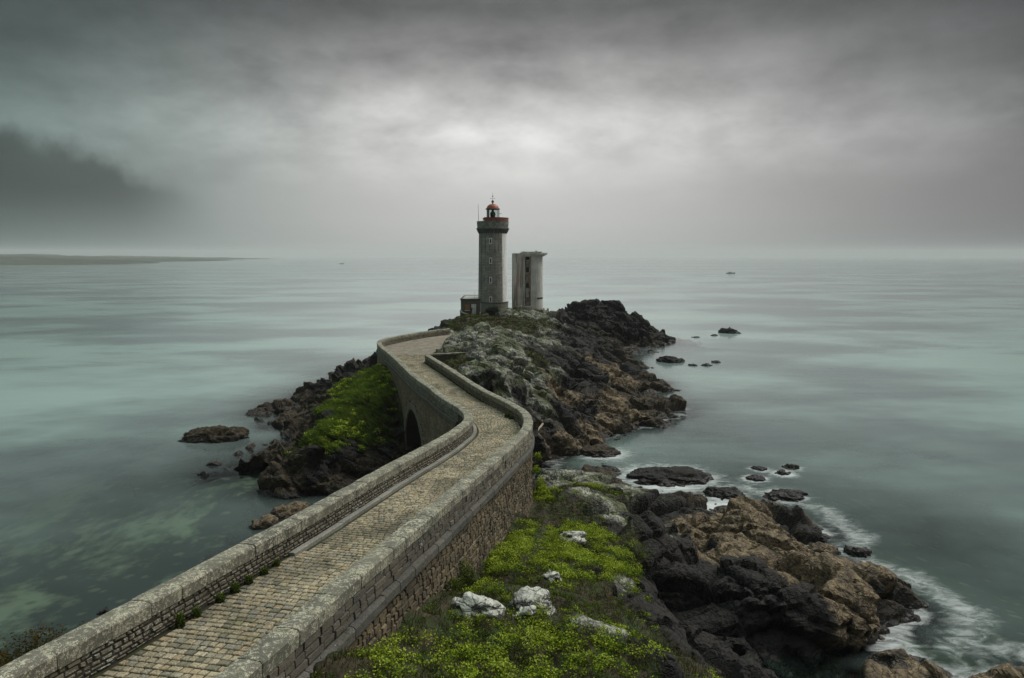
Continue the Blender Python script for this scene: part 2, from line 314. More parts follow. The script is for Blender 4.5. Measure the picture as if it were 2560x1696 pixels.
# ------------------------------------------------------------------ ground: heights and kinds of ground (G grass, L lichened rock, T tan rock, D dark rock, B weed)
CTL = """2.7,51.2,5,G 4,55.5,4.2,L 6.3,58,3.4,L 8.5,57.8,3,L 5.1,50.8,4.8,G 6.5,48,5,L 7.5,45,5.2,L 8,43,4.8,D 2.9,43.9,6,G 1.6,37.8,7,G 0.7,32.6,7.8,G 2.7,37.1,6.8,G 3.3,33.9,7,G 2,30.3,7.8,G -0.1,27,8.8,G -1.2,23.4,9.8,G 0.7,25.3,9,G 2.6,28.5,7.9,G 4.7,34.8,6.4,G 6,39.2,5.7,G 5.9,34.2,6.2,L 5.6,30.1,6.9,D 4.4,26.2,7.8,G 4.5,23.9,8.1,G 2.5,23.8,8.8,L 0.9,21.6,9.6,G -1.1,20,10.5,G -2.4,20.7,10.4,G 0.2,19,10.3,G -2.1,17.5,11.2,G -3.5,16.6,12,G 2.9,21.1,9,G 4.6,22.1,8.4,D 9.1,41.6,3.6,D 8.5,37.6,3.4,D 8,33.6,3.8,D 8.1,30.6,3.8,D 9.5,48,3.6,D 10.5,46.9,2.8,D 13.4,55.9,2,D 13.4,51.5,2.6,T 15.5,53.5,2.7,T 16.4,51,3.1,T 18.1,50.4,3,T 19.3,49.4,2.4,T 20.6,49.4,1.6,T 18.3,57,1.8,T 20.6,55.5,1.8,T 22.4,54.8,1,D 14.2,49.9,1.9,T 16.2,48.4,2.2,T 17.7,47.5,2.2,T 13.2,45,2.4,T 12.3,47.3,2,D 11,44,1.7,D 13.4,42.3,3.3,D 14.9,41.2,3.5,D 16.4,40.4,3.2,D 17.1,45,2.4,T 18.6,43.1,2.4,T 19.6,46.8,1.6,T 12.2,39,2.2,D 13.6,37.9,2,D 16,38,2.2,D 11.4,38.4,1.2,D 12.7,37.3,0.8,D 14.6,37.2,0.6,D 17.7,39.2,2.6,T 17.8,38.1,1.4,T 19.5,39.7,2.6,T 21.1,39.9,2.5,T 23.3,41.3,2,T 24.4,41.8,1.2,D 21.7,39.1,1.6,T 23.3,40.5,0.6,D 19.6,38.9,1.2,T 11.9,36,0.3,D 10.1,34.8,1.5,D 14.5,36.6,0.5,D 18.2,34.8,0.9,T 19.7,35.1,0.6,T 21.6,35,1.4,T 23.5,34.5,1.1,T 25.5,34.5,1,T 21.2,34.3,0.9,T -19,68.8,4.6,G -18.6,71.6,4.8,G -18.1,76.9,5.2,G -16.6,78.9,6,G -17.1,86.9,6.8,G -17.1,90.1,7.9,G -14.3,76.9,5.2,G -13.3,76.6,4.8,G -14.9,75.1,4.2,G -16.3,73.1,4.2,G -17.5,70.5,4.4,G -20,75.3,5,D -21.1,87.9,5,G -20.8,93.8,5.6,G -20.1,99,6.2,D -22.4,86.5,4.2,D -28.8,99.6,1.8,B -26.3,101.9,2.6,D -33.3,101,1.4,B -29.9,99,1.3,B -25.2,84.9,1.6,B -29.5,91.5,1.2,B -21.1,74,2.6,B -21.9,72.1,2.2,B -24,71.7,1.4,B -27.2,69.6,1.3,B -24.7,68.6,1.2,B -20.8,66.9,1.5,B -18.9,66.1,3,D -8.3,103.1,10.6,L -4.8,109.1,10.6,L -1.4,95.2,10.6,L -8.9,95.4,10,L -4.4,87.9,10.4,L -1.7,85.5,10.2,L 0.9,89.8,9.6,L 3.8,92.9,8.6,G 5.4,92,7.6,L -10.7,95.9,9.05,G -7,86.9,9.2,G -4.2,81.8,9.2,L -1.6,78.7,9.2,L -4.9,77.4,8.7,L -2.4,73.7,8.2,G -0.2,74.3,7.4,L 1.8,79,7.2,G 2.8,82.3,7.6,L 2.3,79.7,5.6,L 4.8,90.6,5.6,T 5.9,90.1,4,T -13.4,145,8.6,D -9.8,143.2,9.2,G -6.4,144.8,9.5,G -2.9,143.6,9.6,G 0.6,148.6,9.8,L 4.3,153.2,9.7,L 8.1,154.7,9.3,L 10,155.2,8.0,D -5.2,136.2,9,G -0.3,136.2,9,G 4.8,139.4,8.7,G 7.9,136,8.2,L 3.5,123.2,8,G 7.1,121.9,7.4,L 10.4,135.7,7.4,D 16.6,176.2,8.6,D 20.5,183.1,10.3,D 24.1,185.2,10.8,D 27.1,182.8,10.2,D 30.8,178.4,6.6,D 35.3,184.9,3.8,D 40.4,193.1,1,B 28.5,176.7,3,D 22.5,172.4,4.5,D 31.2,180,1,B 21.2,169.7,2.2,B 11,124,6.4,D 15.6,138.3,4.6,D 20.9,152.6,2.8,D 10.6,104.8,5.6,D 15.7,119.8,4,D 19.4,124.6,2.5,D 8.2,98.3,4.8,D 11.1,97.2,3.8,D 15.6,108.6,3,T 19.3,114.3,2,T 23.5,118,1,B 9,87.9,2.8,D 6,83.7,3.2,D 13.9,96.2,2.2,T 18,103.2,1.4,B 11.6,87.5,1.8,T 16.2,92.6,1.5,T 21.8,97.1,1.1,B 17.9,92.2,1,B 3.7,78.1,3,D 5.6,78.2,2,T 8.9,82.5,1.4,T 4.4,74.8,1.2,T 2.8,73.5,1.8,D 7.2,79.7,0.6,T -17.9,65,0.12,B -19.9,64.9,0.12,B -22,65.3,0.12,B -24.8,68.6,0.12,B -28.4,69.2,0.12,B -30.2,71,0.12,B -28.7,74.6,0.12,B -27.4,81.9,0.12,B -26.9,86,0.12,B -27.6,89.3,0.12,B -31.9,94,0.12,B -29.4,97.4,0.12,B -30.4,100.8,0.12,B -36,102.2,0.12,B -34.4,111.9,0.12,B -32.3,119.4,0.12,B -31.6,135.3,0.12,B -29.6,146.4,0.12,B 43.4,191.6,-0.15,B 29.3,174.8,-0.15,B 28.3,163,-0.15,B 25.6,152.6,-0.15,B 24.9,140.6,-0.15,B 25.1,130.4,-0.15,B 27.6,123.6,-0.15,B 25.5,115.6,-0.15,B 21.6,111.9,-0.15,B 23.6,108.5,-0.15,B 26,102.2,-0.15,B 24.4,98,-0.15,B 19.5,91.6,-0.15,B 13.9,88.1,-0.15,B 11.3,84.9,-0.15,B 7.2,80.1,-0.15,B 6,76.5,-0.15,B 4.9,74.1,-0.15,B 6.9,71.5,-0.15,B 9.4,70,-0.15,B 10.9,66.3,-0.35,B 11.8,64.4,-0.35,B 14.7,62.6,-0.35,B 18.2,64.4,-0.35,B 20.8,62.4,-0.35,B 23.7,61.8,-0.35,B 24.6,57.4,-0.35,B 25.7,55.5,-0.35,B 22.1,52.1,-0.35,B 22.7,50.5,-0.35,B 22.4,46.3,-0.35,B 26.2,46.5,-0.35,B 25.6,43.3,-0.35,B 23.4,40.6,-0.35,B 20.3,39.2,-0.35,B 18.4,38.3,-0.35,B 17.2,36.9,-0.35,B"""
HAND = """-4.9,15.8,12.4,G -4.5,17.6,12,G -3.8,20.9,10.7,G -2.6,26.5,8.7,G -1.1,32.9,7.9,G .2,38.5,7.5,G 1.5,46,5.8,G 1.7,50,5,G .9,56,3.5,D -.5,60,2,D
-12,12,11.5,G -11.4,16,11.2,G -14,14,10,G -10.6,22,8.3,G -14,22,5.5,D -9,30,5.5,D -12,32,1.5,D -7.5,38,3.5,D -10,42,.4,B -5.5,46,2.5,D -8,52,.3,B -6,58,0,B -15,40,-.7,B -18,30,-.2,B
-8,6,14,G -4,8,14,G 2,10,12.5,G 6,12,11,G 8,18,8,D 11,22,4.5,D 14,28,1.5,D 12,14,7,D 20,29,1,T 26,30,.8,T 30,24,1,T 20,20,3,D 0,3,15,G -14,4,13,G 14,4,10,G
-7,70,-1.2,B -4,72,-1.1,B -10,71,-1.3,B 0,71.5,-.9,B -13.5,69.5,-.3,B -12,74,.2,B -14.5,66.5,-.2,B -11,64,-1,B 0,66,.2,D 2.5,66,1,D 4,66,1.5,L 5,62,3,L
-25,45,-1.3,B -30,40,-1.4,B -22,52,-1.0,B -35,55,-2.3,B -50,50,-4,B -30,30,-1.2,B -45,80,-3,B -60,60,-6,B -42,102,-3,B -55,120,-6,B -45,150,-5,B -32,172,-3,B -10,205,-4,B 20,215,-5,B 50,208,-2.5,B 60,180,-5,B 45,160,-3,B 36,135,-3,B 40,130,-3.5,B 40,105,-4,B 32,85,-3,B 25,80,-2,B 14,78,-1.2,B 16,84,-1.5,B 22,70,-1.3,B 32,65,-2.5,B 32,55,-2.5,B 33,45,-2,B 32,40,-1.5,B 24,37.8,-1,B 28,38.2,-1,B 20,37.3,-.8,B 45,60,-6,B 50,40,-5,B 60,100,-7,B 80,60,-8,B -80,100,-9,B 80,160,-9,B -80,40,-7,B 70,20,-6,B -60,10,-4,B -30,15,2,D 40,12,1,D 110,230,-10,B -110,230,-10,B 110,20,-9,B -110,20,-8,B -15,58,-1,B 14.5,82.8,-1.3,B 10.8,81.6,-1.2,B 18.5,88.2,-1.2,B 8.2,75,-1,B 12,76,-1.5,B 22.5,93.5,-1.2,B 28,101,-1.6,B 30,123,-1.6,B 28,112,-1.6,B 29,133,-1.8,B 27.6,43.5,-1.8,B 28.6,47.3,-1.8,B 26.2,40.6,-1.6,B 25.5,53.2,-1.2,B 27.8,57,-1.8,B 24.5,64.6,-1.5,B 17,67.8,-1.2,B 14,66.2,-1,B -29.6,70.3,.8,B 13,33.5,1.2,D 15,34.5,.5,D 17.5,33.5,1,T 11,32,2.6,D 22.5,34.2,1.3,T 24.5,34.3,1.2,T 18.8,34.4,1.0,T 28,34,1.1,T 20.6,34.6,1.1,T
-4,161,9.2,G -4,175,8.5,D 5,178,6,D 4,168,9.3,L 8,166,8.8,L -15,165,5,D -9,155,9,G -13,155,7.5,D -20,152,2.5,D -25,130,3,D -22,112,6,D -16,125,7.5,D -9,122,9.2,L -2,125,8.6,G 0,112,9.8,L -5,118,9.6,L -27,108,3.5,D 12,165,6.5,D
-17,104,8.5,S -14,98,8.5,S -12,92,8.5,S -15,106,8.5,S -12,110,8.5,S -9.5,115,8.7,S -12.5,103,8.5,S -19.6,100,6.2,D -19,107,6.2,D -16,113,7.5,D -12,119,8.8,S"""
cp_ = [c.split(',') for c in (CTL + ' ' + HAND).split()]
CX = np.array([[float(a), float(b)] for a, b, _, _ in cp_]); CZ_ = np.array([float(c[2]) for c in cp_]); CT = np.array([c[3] for c in cp_])
C2 = 1.4 ** 2
def _fit():
    D = np.sqrt(((CX[:, None] - CX[None]) ** 2).sum(-1) + C2); n = len(CX)
    A = np.zeros((n + 3, n + 3)); A[:n, :n] = D - .22 * np.eye(n); A[:n, n] = 1; A[:n, n + 1:] = CX; A[n, :n] = 1; A[n + 1:, :n] = CX.T
    return np.linalg.solve(A, np.r_[CZ_, 0, 0, 0])
RB = _fit()
def base_height(x, y):
    o = np.empty(len(x)); n = len(CX)
    for a in range(0, len(x), 40000):
        P = np.stack([x[a:a + 40000], y[a:a + 40000]], 1)
        D = np.sqrt((P[:, None, 0] - CX[None, :, 0]) ** 2 + (P[:, None, 1] - CX[None, :, 1]) ** 2 + C2)
        o[a:a + 40000] = D @ RB[:n] + RB[n] + P @ RB[n + 1:]
    return o
def kinds(x, y):
    o = {k: np.empty(len(x)) for k in 'GLTDBS'}
    for a in range(0, len(x), 40000):
        P = np.stack([x[a:a + 40000], y[a:a + 40000]], 1)
        Wt = 1 / ((P[:, None, 0] - CX[None, :, 0]) ** 2 + (P[:, None, 1] - CX[None, :, 1]) ** 2 + .3) ** 2.2
        tot = Wt.sum(1)
        for k in o: o[k][a:a + 40000] = Wt[:, CT == k].sum(1) / tot
    return o
CEN = .5 * (LL.at(np.linspace(0, LL.s_of_y(87), 140)) + RR.at(np.linspace(0, RR.len, 140)))
TRAIL = np.array([(2.3, 46), (1.9, 39.5), (1.3, 35), (.2, 30.5), (-1.4, 26), (-2.5, 22.5), (-3.0, 19.5)])
def polydist(x, y, L):
    o = np.full(len(x), 1e9); near = np.zeros(len(x))
    for i in range(len(L) - 1):
        a, b = L[i], L[i + 1]; ab = b - a
        t = np.clip(((x - a[0]) * ab[0] + (y - a[1]) * ab[1]) / (ab @ ab), 0, 1)
        dd = np.hypot(x - a[0] - t * ab[0], y - a[1] - t * ab[1])
        near = np.where(dd < o, a[1] + t * ab[1], near); o = np.minimum(o, dd)
    return o, near
PATHPOLY = np.array([(-17.3, 95.8), (-18.2, 101), (-17.4, 105.4), (-14, 112.8), (-10.2, 118.2), (-7.5, 116.5), (-9.2, 111), (-9.8, 104), (-9.6, 97), (-10.8, 87), (-14.4, 87)])
def in_poly(x, y, L):
    c = np.zeros(len(x), bool); j = len(L) - 1
    for i in range(len(L)):
        (xi, yi), (xj, yj) = L[i], L[j]
        c ^= ((yi > y) != (yj > y)) & (x < (xj - xi) * (y - yi) / (yj - yi + 1e-9) + xi); j = i
    return c
def ground(x0, x1, y0, y1, ds, name, amps, zmin):
    xs = np.arange(x0, x1 + ds / 2, ds); ys = np.arange(y0, y1 + ds / 2, ds)
    gx, gy = np.meshgrid(xs, ys); nx, ny = len(xs), len(ys); x = gx.ravel(); y = gy.ravel()
    P0 = np.stack([x, y, 0 * x], 1)
    wx = .8 * fbm(P0 * .3, 3, 5); wy = .8 * fbm(P0 * .3, 3, 9)
    z = base_height(x + wx, y + wy)
    K = kinds(x + 2 * wx, y + 2 * wy)
    # steepness
    Zg = z.reshape(ny, nx); gy_, gx_ = np.gradient(Zg, ds)
    slope = np.hypot(gx_, gy_).ravel()
    N = np.stack([-gx_.ravel(), -gy_.ravel(), np.ones(len(x))], 1); N /= np.linalg.norm(N, axis=1)[:, None]
    wg = K['G'] * np.clip(1.6 - slope * .9, 0, 1); wp = K['S']
    rocky = np.clip(1.05 - 1.0 * wg - wp, .0, 1)
    live = z > zmin - 1
    rel = np.zeros(len(x)); P = np.stack([x, y, z], 1)
    rel[live] = rock_relief(P[live], amps)
    rel = rel * (.22 + .78 * rocky) * (1 - .3 * K['L'] - .15 * K['B']) + .10 * fbm(P0 * 1.2, 3, 30) * (1 - rocky)
    P = P + N * rel[:, None]
    # the bridge and the paved turn of the path stay clear of the ground
    dd, ny_ = polydist(x, y, CEN)
    zt = ztop(ny_)
    P[:, 2] = np.where((dd < 2.55), np.minimum(P[:, 2], zt - 1.7), P[:, 2])
    inp = in_poly(P[:, 0], P[:, 1], PATHPOLY)
    P[:, 2] = np.where(inp, np.minimum(P[:, 2], 8.80 + .05 * fbm(P0 * .7, 2, 3)), P[:, 2])
    td, _ = polydist(x, y, TRAIL)
    trail = np.exp(-(td / .35) ** 2)
    I = np.arange(nx * ny).reshape(ny, nx)
    F = np.stack([I[:-1, :-1].ravel(), I[:-1, 1:].ravel(), I[1:, 1:].ravel(), I[1:, :-1].ravel()], 1)
    keep = (P[F, 2].max(1) > zmin); F = F[keep]
    used = np.unique(F); mp = np.zeros(nx * ny, np.int64); mp[used] = np.arange(len(used)); F = mp[F]
    A = dict(wg=np.clip(wg + wp, 0, 1), wt=K['T'], wl=K['L'], wb=K['B'])
    o = mesh_obj(name, P[used], F, ROCK, smooth=True, attrs={k: v[used] for k, v in A.items()})
    o.data.polygons.foreach_set('use_smooth', (A['wg'][used][F].mean(1) > .6))
    o['kind'] = 'structure'
    return o, P[used], N[used], {**{k: v[used] for k, v in A.items()}, 'trail': trail[used], 'path': wp[used], 'slope': slope[used]}
HEAD = ground(-24, 34, 4, 73.6, .145, 'headland', ((3.8, 1.15), (1.6, .42), (.6, .09)), -1.6)
ISLE = ground(-46, 52, 72.6, 205, .24, 'island', ((4.0, 1.25), (1.8, .55), (.75, .2)), -1.6)

# seabed: sand, weed and stones under the shallow water
def seabed():
    m, t = mat('seabed'); p = t.pos()
    t.n('ShaderNodeSeparateXYZ', {0: p}); sxx_ = t.last.outputs[0]
    n = t.noise(t.scale(p, (1, .8, 1)), .13, 6, .6, .2); n2 = t.noise(p, .8, 5)
    v = t.n('ShaderNodeTexVoronoi', {'Vector': t.scale(p, (1, 1.3, 1)), 'Scale': .55})
    c = t.mix(t.ss(t.m('ADD', n, t.m('MULTIPLY', t.m('SUBTRACT', n2, .5), .25)), .47, .66), (.022, .025, .020), t.mix(t.ss(sxx_, -8, 12), (.30, .28, .19), (.07, .08, .055)))
    st = t.mix(n2, (.06, .055, .04), (.22, .17, .12))
    c = t.mix(t.m('MULTIPLY', t.m('SUBTRACT', 1, t.ss(v, .18, .34)), t.ss(n2, .42, .55)), c, st)
    finish(t, c, .9)
    xs = np.arange(-115, 116, 1.25); ys = np.arange(8, 245, 1.25); gx, gy = np.meshgrid(xs, ys); x = gx.ravel(); y = gy.ravel()
    z = np.minimum(base_height(x, y), .2) - 1.0 + .12 * fbm(np.stack([x, y, x * 0], 1) * .5, 3, 70)
    nx = len(xs); I = np.arange(len(x)).reshape(len(ys), nx)
    F = np.stack([I[:-1, :-1].ravel(), I[:-1, 1:].ravel(), I[1:, 1:].ravel(), I[1:, :-1].ravel()], 1)
    o = mesh_obj('seabed', np.stack([x, y, z], 1), F, m, smooth=True); o['kind'] = 'structure'
seabed()

# ------------------------------------------------------------------ sea
ISLETS = [(-36.1,85.6,4.1,1.5,'B'),(62,204.6,3.2,1.5,'D'),(33.4,148.8,2.6,1.1,'D'),(36.3,143.4,.9,.4,'D'),(39.3,143.4,1.2,.45,'D'),(42.2,147.6,.9,.4,'D'),(9.8,78.6,2.6,.7,'B'),(15.4,69.6,4.3,1.1,'D'),(19.7,64.6,1.9,.6,'D'),
 (25.6,72.5,.75,.4,'D'),(24.1,69.3,.95,.4,'D'),(29.2,73,.8,.45,'D'),(27.5,71,.85,.4,'D'),(25.1,64.2,1.8,.55,'D'),(25.6,51.3,.95,.7,'D'),(24.9,48,1.1,.7,'T'),(22.9,51.3,1.3,.9,'T'),(-19,59.4,1.9,.9,'T'),(-20.3,56.9,1.2,.7,'T'),(-25.3,42.3,.35,.3,'D'),
 (-31.6,74.2,.8,.3,'B'),(-31.2,70.6,.55,.35,'D'),(-31.4,140.1,.6,.3,'D'),(49.9,193.6,1.4,.3,'D'),(55.8,197.8,1.0,.45,'D'),(25.9,118.3,1.2,.35,'D'),(27.2,116.3,.7,.25,'D')]
def sea():
    def axis(a, b, ds, far):
        o = [a]; st = ds
        while o[-1] > -far: st *= 1.18; o.append(o[-1] - st)
        q = [b]; st = ds
        while q[-1] < far: st *= 1.18; q.append(q[-1] + st)
        return np.r_[o[:0:-1], np.arange(a, b, ds), q]
    xs = axis(-50, 64, .6, 7400); ys = axis(24, 215, .6, 7400)
    gx, gy = np.meshgrid(xs, ys); x = gx.ravel(); y = gy.ravel(); nx = len(xs)
    dep = np.full(len(x), 45.0); inn = (abs(x) < 115) & (y > 8) & (y < 245)
    xi, yi = x[inn], y[inn]; P0 = np.stack([xi, yi, 0 * xi], 1)
    h = base_height(xi + .8 * fbm(P0 * .3, 3, 5), yi + .8 * fbm(P0 * .3, 3, 9))
    rim = np.clip(np.minimum(115 - abs(xi), 245 - yi) / 60, 0, 1)
    rim = rim * rim * (3 - 2 * rim); dep[inn] = 45 + (-h - 45) * rim
    foam = np.zeros(len(x))
    # surf washes the side open to the swell
    f = np.exp(-np.clip(-h, 0, 9) / .55)
    for ix, iy, r, hh, k in ISLETS:
        dd = np.hypot((xi - ix) / 1.0, (yi - iy) / 1.0)
        f = np.maximum(f, .9 * np.exp(-(np.clip(dd - r * .8, 0, 99) / (.5 + .45 * r)) ** 1.3))
    expo = np.where((xi < 20) & (yi < 40.5), .12, 1.0) * np.clip((xi + 4) / 12, .10, 1) * np.clip((150 - yi) / 80, .12, 1)
    surf = np.array([(11.5, 71.5), (16, 65.8), (22, 66.5), (27, 61), (27.5, 55), (25, 50), (27.5, 47.5), (28.5, 42), (25, 38.5), (31, 37.5)])
    sd, _ = polydist(xi, yi, surf)
    expo = expo * np.where((xi > 7) & (xi < 32) & (yi > 54) & (yi < 80), 1.35, 1.0)
    f = np.maximum(f * expo, .85 * np.exp(-(sd / 1.7) ** 2))
    foam[inn] = f
    # fine sediment stirred up by the swell round the island, clear water in the sheltered bays
    q = np.clip((y - 48) / 50, 0, 1); milk = q * q * (3 - 2 * q)
    I = np.arange(len(x)).reshape(len(ys), nx)
    F = np.stack([I[:-1, :-1].ravel(), I[:-1, 1:].ravel(), I[1:, 1:].ravel(), I[1:, :-1].ravel()], 1)
    m, t = mat('sea_water'); p = t.pos()
    dp, fo = t.attr('depth'), t.attr('foam')
    wob = t.noise(p, .07, 5, .6)
    dpt = t.m('MULTIPLY', dp, t.lin(wob, .3, .7, .6, 1.4))
    mk_ = t.attr('milk')
    murk = t.m('SUBTRACT', 1.0, t.m('EXPONENT', t.m('MULTIPLY', t.m('MULTIPLY', dpt, -1.0), t.lin(mk_, 0, 1, .13, .50))))
    big = t.noise(t.scale(p, (.6, 1, 1)), .022, 5, .55, .15)
    body = t.mix(t.ss(big, .40, .60), (.15, .19, .185), (.29, .395, .36))
    nrm_h = t.m('ADD', t.m('MULTIPLY', t.noise(t.scale(p, (.35, 1, 1), (0, 0, .15)), .5, 5, .6), 1.0), t.m('MULTIPLY', t.noise(t.scale(p, (.12, .5, 1)), .12, 4), 2.0))
    nrm = t.n('ShaderNodeBump', {'Height': nrm_h, 'Strength': .06, 'Distance': .5})
    dif = t.n('ShaderNodeBsdfDiffuse', {'Color': body, 'Normal': nrm})
    tr = t.n('ShaderNodeBsdfTransparent', {'Color': (.70, .88, .82, 1)})
    under = t.n('ShaderNodeMixShader', {0: murk, 1: tr, 2: dif})
    # wind lanes: smoother and rougher strips of water far out
    lane = t.noise(t.scale(p, (.0016, .011, 1), (0, 0, .06)), 1.0, 4, .5)
    gls = t.n('ShaderNodeBsdfGlossy', {'Color': (.93, .95, .96, 1), 'Roughness': t.lin(lane, .35, .65, .07, .14), 'Normal': nrm})
    fr = t.n('ShaderNodeFresnel', {'IOR': 1.40, 'Normal': nrm})
    fr = t.m('MULTIPLY', fr, t.lin(lane, .35, .65, 1.0, .80))
    surf_ = t.n('ShaderNodeMixShader', {0: fr, 1: under, 2: gls})
    fn = t.noise(t.scale(p, (1.0, 1.9, 1), (0, 0, .5)), .55, 7, .66, 1.6); fn2 = t.noise(p, .18, 4)
    ff = t.m('ADD', t.m('MULTIPLY', fo, .85), t.m('ADD', t.m('MULTIPLY', t.m('SUBTRACT', fn, .5), 1.5), t.m('MULTIPLY', t.m('SUBTRACT', fn2, .5), .8)))
    ff = t.m('MULTIPLY', t.ss(ff, .30, 1.35), t.m('MULTIPLY', t.ss(fo, .02, .4), .80))
    fm = t.n('ShaderNodeBsdfDiffuse', {'Color': (.66, .70, .69, 1)})
    t.n('ShaderNodeOutputMaterial', {0: t.n('ShaderNodeMixShader', {0: ff, 1: surf_, 2: fm})})
    o = mesh_obj('sea', np.stack([x, y, 0 * x], 1), F, m, smooth=True, attrs={'depth': dep, 'foam': foam, 'milk': milk}); o['kind'] = 'structure'
sea()

# ------------------------------------------------------------------ distant coast
def coast(name, x0, x1, y0, dep, hmax, seed):
    xs = np.linspace(x0, x1, 160); ys = np.linspace(0, 1, 24); gx, gy = np.meshgrid(xs, ys)
    u = (gx - x0) / (x1 - x0)
    prof = hmax * (1 - u) ** .75 * (.8 + .35 * fbm(np.stack([gx.ravel() / 160, gx.ravel() * 0, gx.ravel() * 0], 1), 4, seed).reshape(gx.shape))
    z = prof * np.clip(np.sin(np.clip(gy * 1.25, 0, 1) * math.pi / 2) ** .6, 0, 1) + 2 * vnoise(np.stack([gx.ravel() / 30, gy.ravel() * 9, 0 * gx.ravel()], 1), seed).reshape(gx.shape) - 2.2
    y = y0 + gy * dep + 30 * fbm(np.stack([gx.ravel() / 200, 0 * gx.ravel() + 3, 0 * gx.ravel()], 1), 3, seed + 4).reshape(gx.shape)
    nx = len(xs); I = np.arange(gx.size).reshape(gx.shape)
    F = np.stack([I[:-1, :-1].ravel(), I[:-1, 1:].ravel(), I[1:, 1:].ravel(), I[1:, :-1].ravel()], 1)
    o = mesh_obj(name, np.stack([gx.ravel(), y.ravel(), z.ravel()], 1), F, COAST, smooth=True); o['kind'] = 'structure'
COAST = plain('coast_scrub', (.035, .045, .03), .9, 0, .5, .02)
coast('near_coast_hill', -2300, -1000, 1640, 500, 58, 3)
coast('middle_coast_hill', -3300, -1150, 2450, 700, 62, 13)
coast('far_coast_hill', -4600, -1450, 3600, 900, 60, 23)

# ------------------------------------------------------------------ haze
hz, t = mat('haze_air')
t.n('ShaderNodeOutputMaterial', {1: t.n('ShaderNodeVolumePrincipled', {'Color': (.84, .87, .865, 1), 'Density': .00011, 'Anisotropy': .0})})
b = MB(); b.box(-9600, 9600, -9600, 9600, -14, 90)
tag(b.build('haze', hz), 'thin grey sea mist filling the air to the horizon', 'haze', kind='stuff')
# ------------------------------------------------------------------ stone bridge
def stone_mat(name, cols, lichen=.4, dark=.4, own=True, moss=0.0, lsc=1.0, lcol=(.40, .41, .35), worn=False):
    m, t = mat(name); p = t.pos()
    r = t.n('ShaderNodeObjectInfo', out=5) if own else t.attr('rnd')
    k = len(cols) - 1
    c = t.ramp(r, [(i / k, q) for i, q in enumerate(cols)])
    nA = t.noise(p, 1.1 * lsc, 5, .6); nB = t.noise(p, 6.5 * lsc, 6, .62); nC = t.noise(p, 24 * lsc, 5, .6); nD = t.noise(p, .45, 4)
    c = t.mix(t.lin(nB, .3, .7, 0, .5), c, t.mix(.5, c, (.02, .02, .016)))
    c = t.mix(t.m('MULTIPLY', t.ss(t.m('ADD', nC, t.m('MULTIPLY', nD, .4)), .62, .78), .5), c, (.03, .03, .026))
    if worn:                                    # grime and moss, plus a dark patch standing in for a blurred walker
        c = t.mix(t.m('MULTIPLY', t.ss(t.noise(p, .28, 5, .6, .4), .48, .66), .6), c, (.06, .058, .04))
        c = t.mix(t.m('MULTIPLY', t.ss(t.noise(p, .7, 5, .65), .58, .70), .4), c, (.07, .085, .025))
        dv = t.n('ShaderNodeVectorMath', {0: t.n('ShaderNodeVectorMath', {0: p, 1: (-5.6, 68.0, 9.0)}, operation='SUBTRACT'), 1: (1.5, .42, 0)}, operation='MULTIPLY')
        dl = t.n('ShaderNodeVectorMath', {0: dv}, out=1, operation='LENGTH')
        c = t.mix(t.m('MULTIPLY', t.m('SUBTRACT', 1, t.ss(t.m('ADD', dl, t.m('MULTIPLY', nA, .8)), .6, 1.5)), .6), c, (.07, .062, .058))
    if dark: c = t.mix(t.m('MULTIPLY', t.ss(t.m('ADD', t.m('MULTIPLY', nB, .6), t.m('MULTIPLY', nA, .5)), .70 - .25 * dark, .78 - .2 * dark), .85), c, (.022, .022, .018))
    if lichen:
        lm = t.ss(t.m('ADD', t.m('MULTIPLY', nC, .45), t.m('ADD', t.m('MULTIPLY', nB, .45), t.m('MULTIPLY', nA, .3))), .74 - .22 * lichen, .80 - .2 * lichen)
        c = t.mix(t.m('MULTIPLY', lm, .88), c, t.mix(nD, tuple(x * .72 for x in lcol), tuple(min(x * 1.35, .75) for x in lcol)))
        sp = t.n('ShaderNodeTexVoronoi', {'Vector': t.n('ShaderNodeVectorMath', {0: p, 1: t.noise(p, 9, 2, out=1)}, operation='ADD'), 'Scale': 3.2})
        c = t.mix(t.m('MULTIPLY', t.m('SUBTRACT', 1, t.ss(sp, .10, .17)), t.m('MULTIPLY', t.ss(nD, .45, .6), .8 * min(1, lichen * 1.6))), c, (.58, .60, .56))
    if moss: c = t.mix(t.m('MULTIPLY', t.ss(nA, .52, .64), moss), c, (.06, .075, .018))
    finish(t, c, .88, t.m('ADD', nB, t.m('MULTIPLY', nC, .5)), .6, .025, .2)
    return m
C_SETT = [(.19, .18, .13), (.37, .33, .22), (.49, .425, .275), (.28, .268, .21), (.45, .405, .285), (.43, .34, .205), (.55, .485, .34)]
C_COP = [(.13, .13, .10), (.19, .185, .14), (.155, .15, .12), (.22, .21, .155)]
C_RUB = [(.12, .11, .08), (.22, .19, .13), (.17, .155, .12), (.26, .22, .145)]
C_SPAN = [(.19, .155, .10), (.30, .245, .15), (.25, .21, .145), (.34, .285, .185)]
C_STR = [(.10, .098, .085), (.145, .14, .12), (.12, .117, .10)]
M_SETT, M_SETTS = stone_mat('sett_stone', C_SETT, .0, .12, True, worn=True), stone_mat('setts_stone', C_SETT, .0, .12, False, worn=True)
M_COP = stone_mat('coping_granite', C_COP, .66, .55, True, .2, 1.5, (.48, .465, .355))
M_RUB, M_RUBS = stone_mat('rubble_stone', C_RUB, .52, .5, True, .1, 1.3), stone_mat('rubble_stones', C_RUB, .52, .5, False, .1, 1.3)
M_ASH = stone_mat('ashlar_stone', [(.11, .10, .08), (.16, .14, .105), (.13, .12, .10)], .28, .5, True)
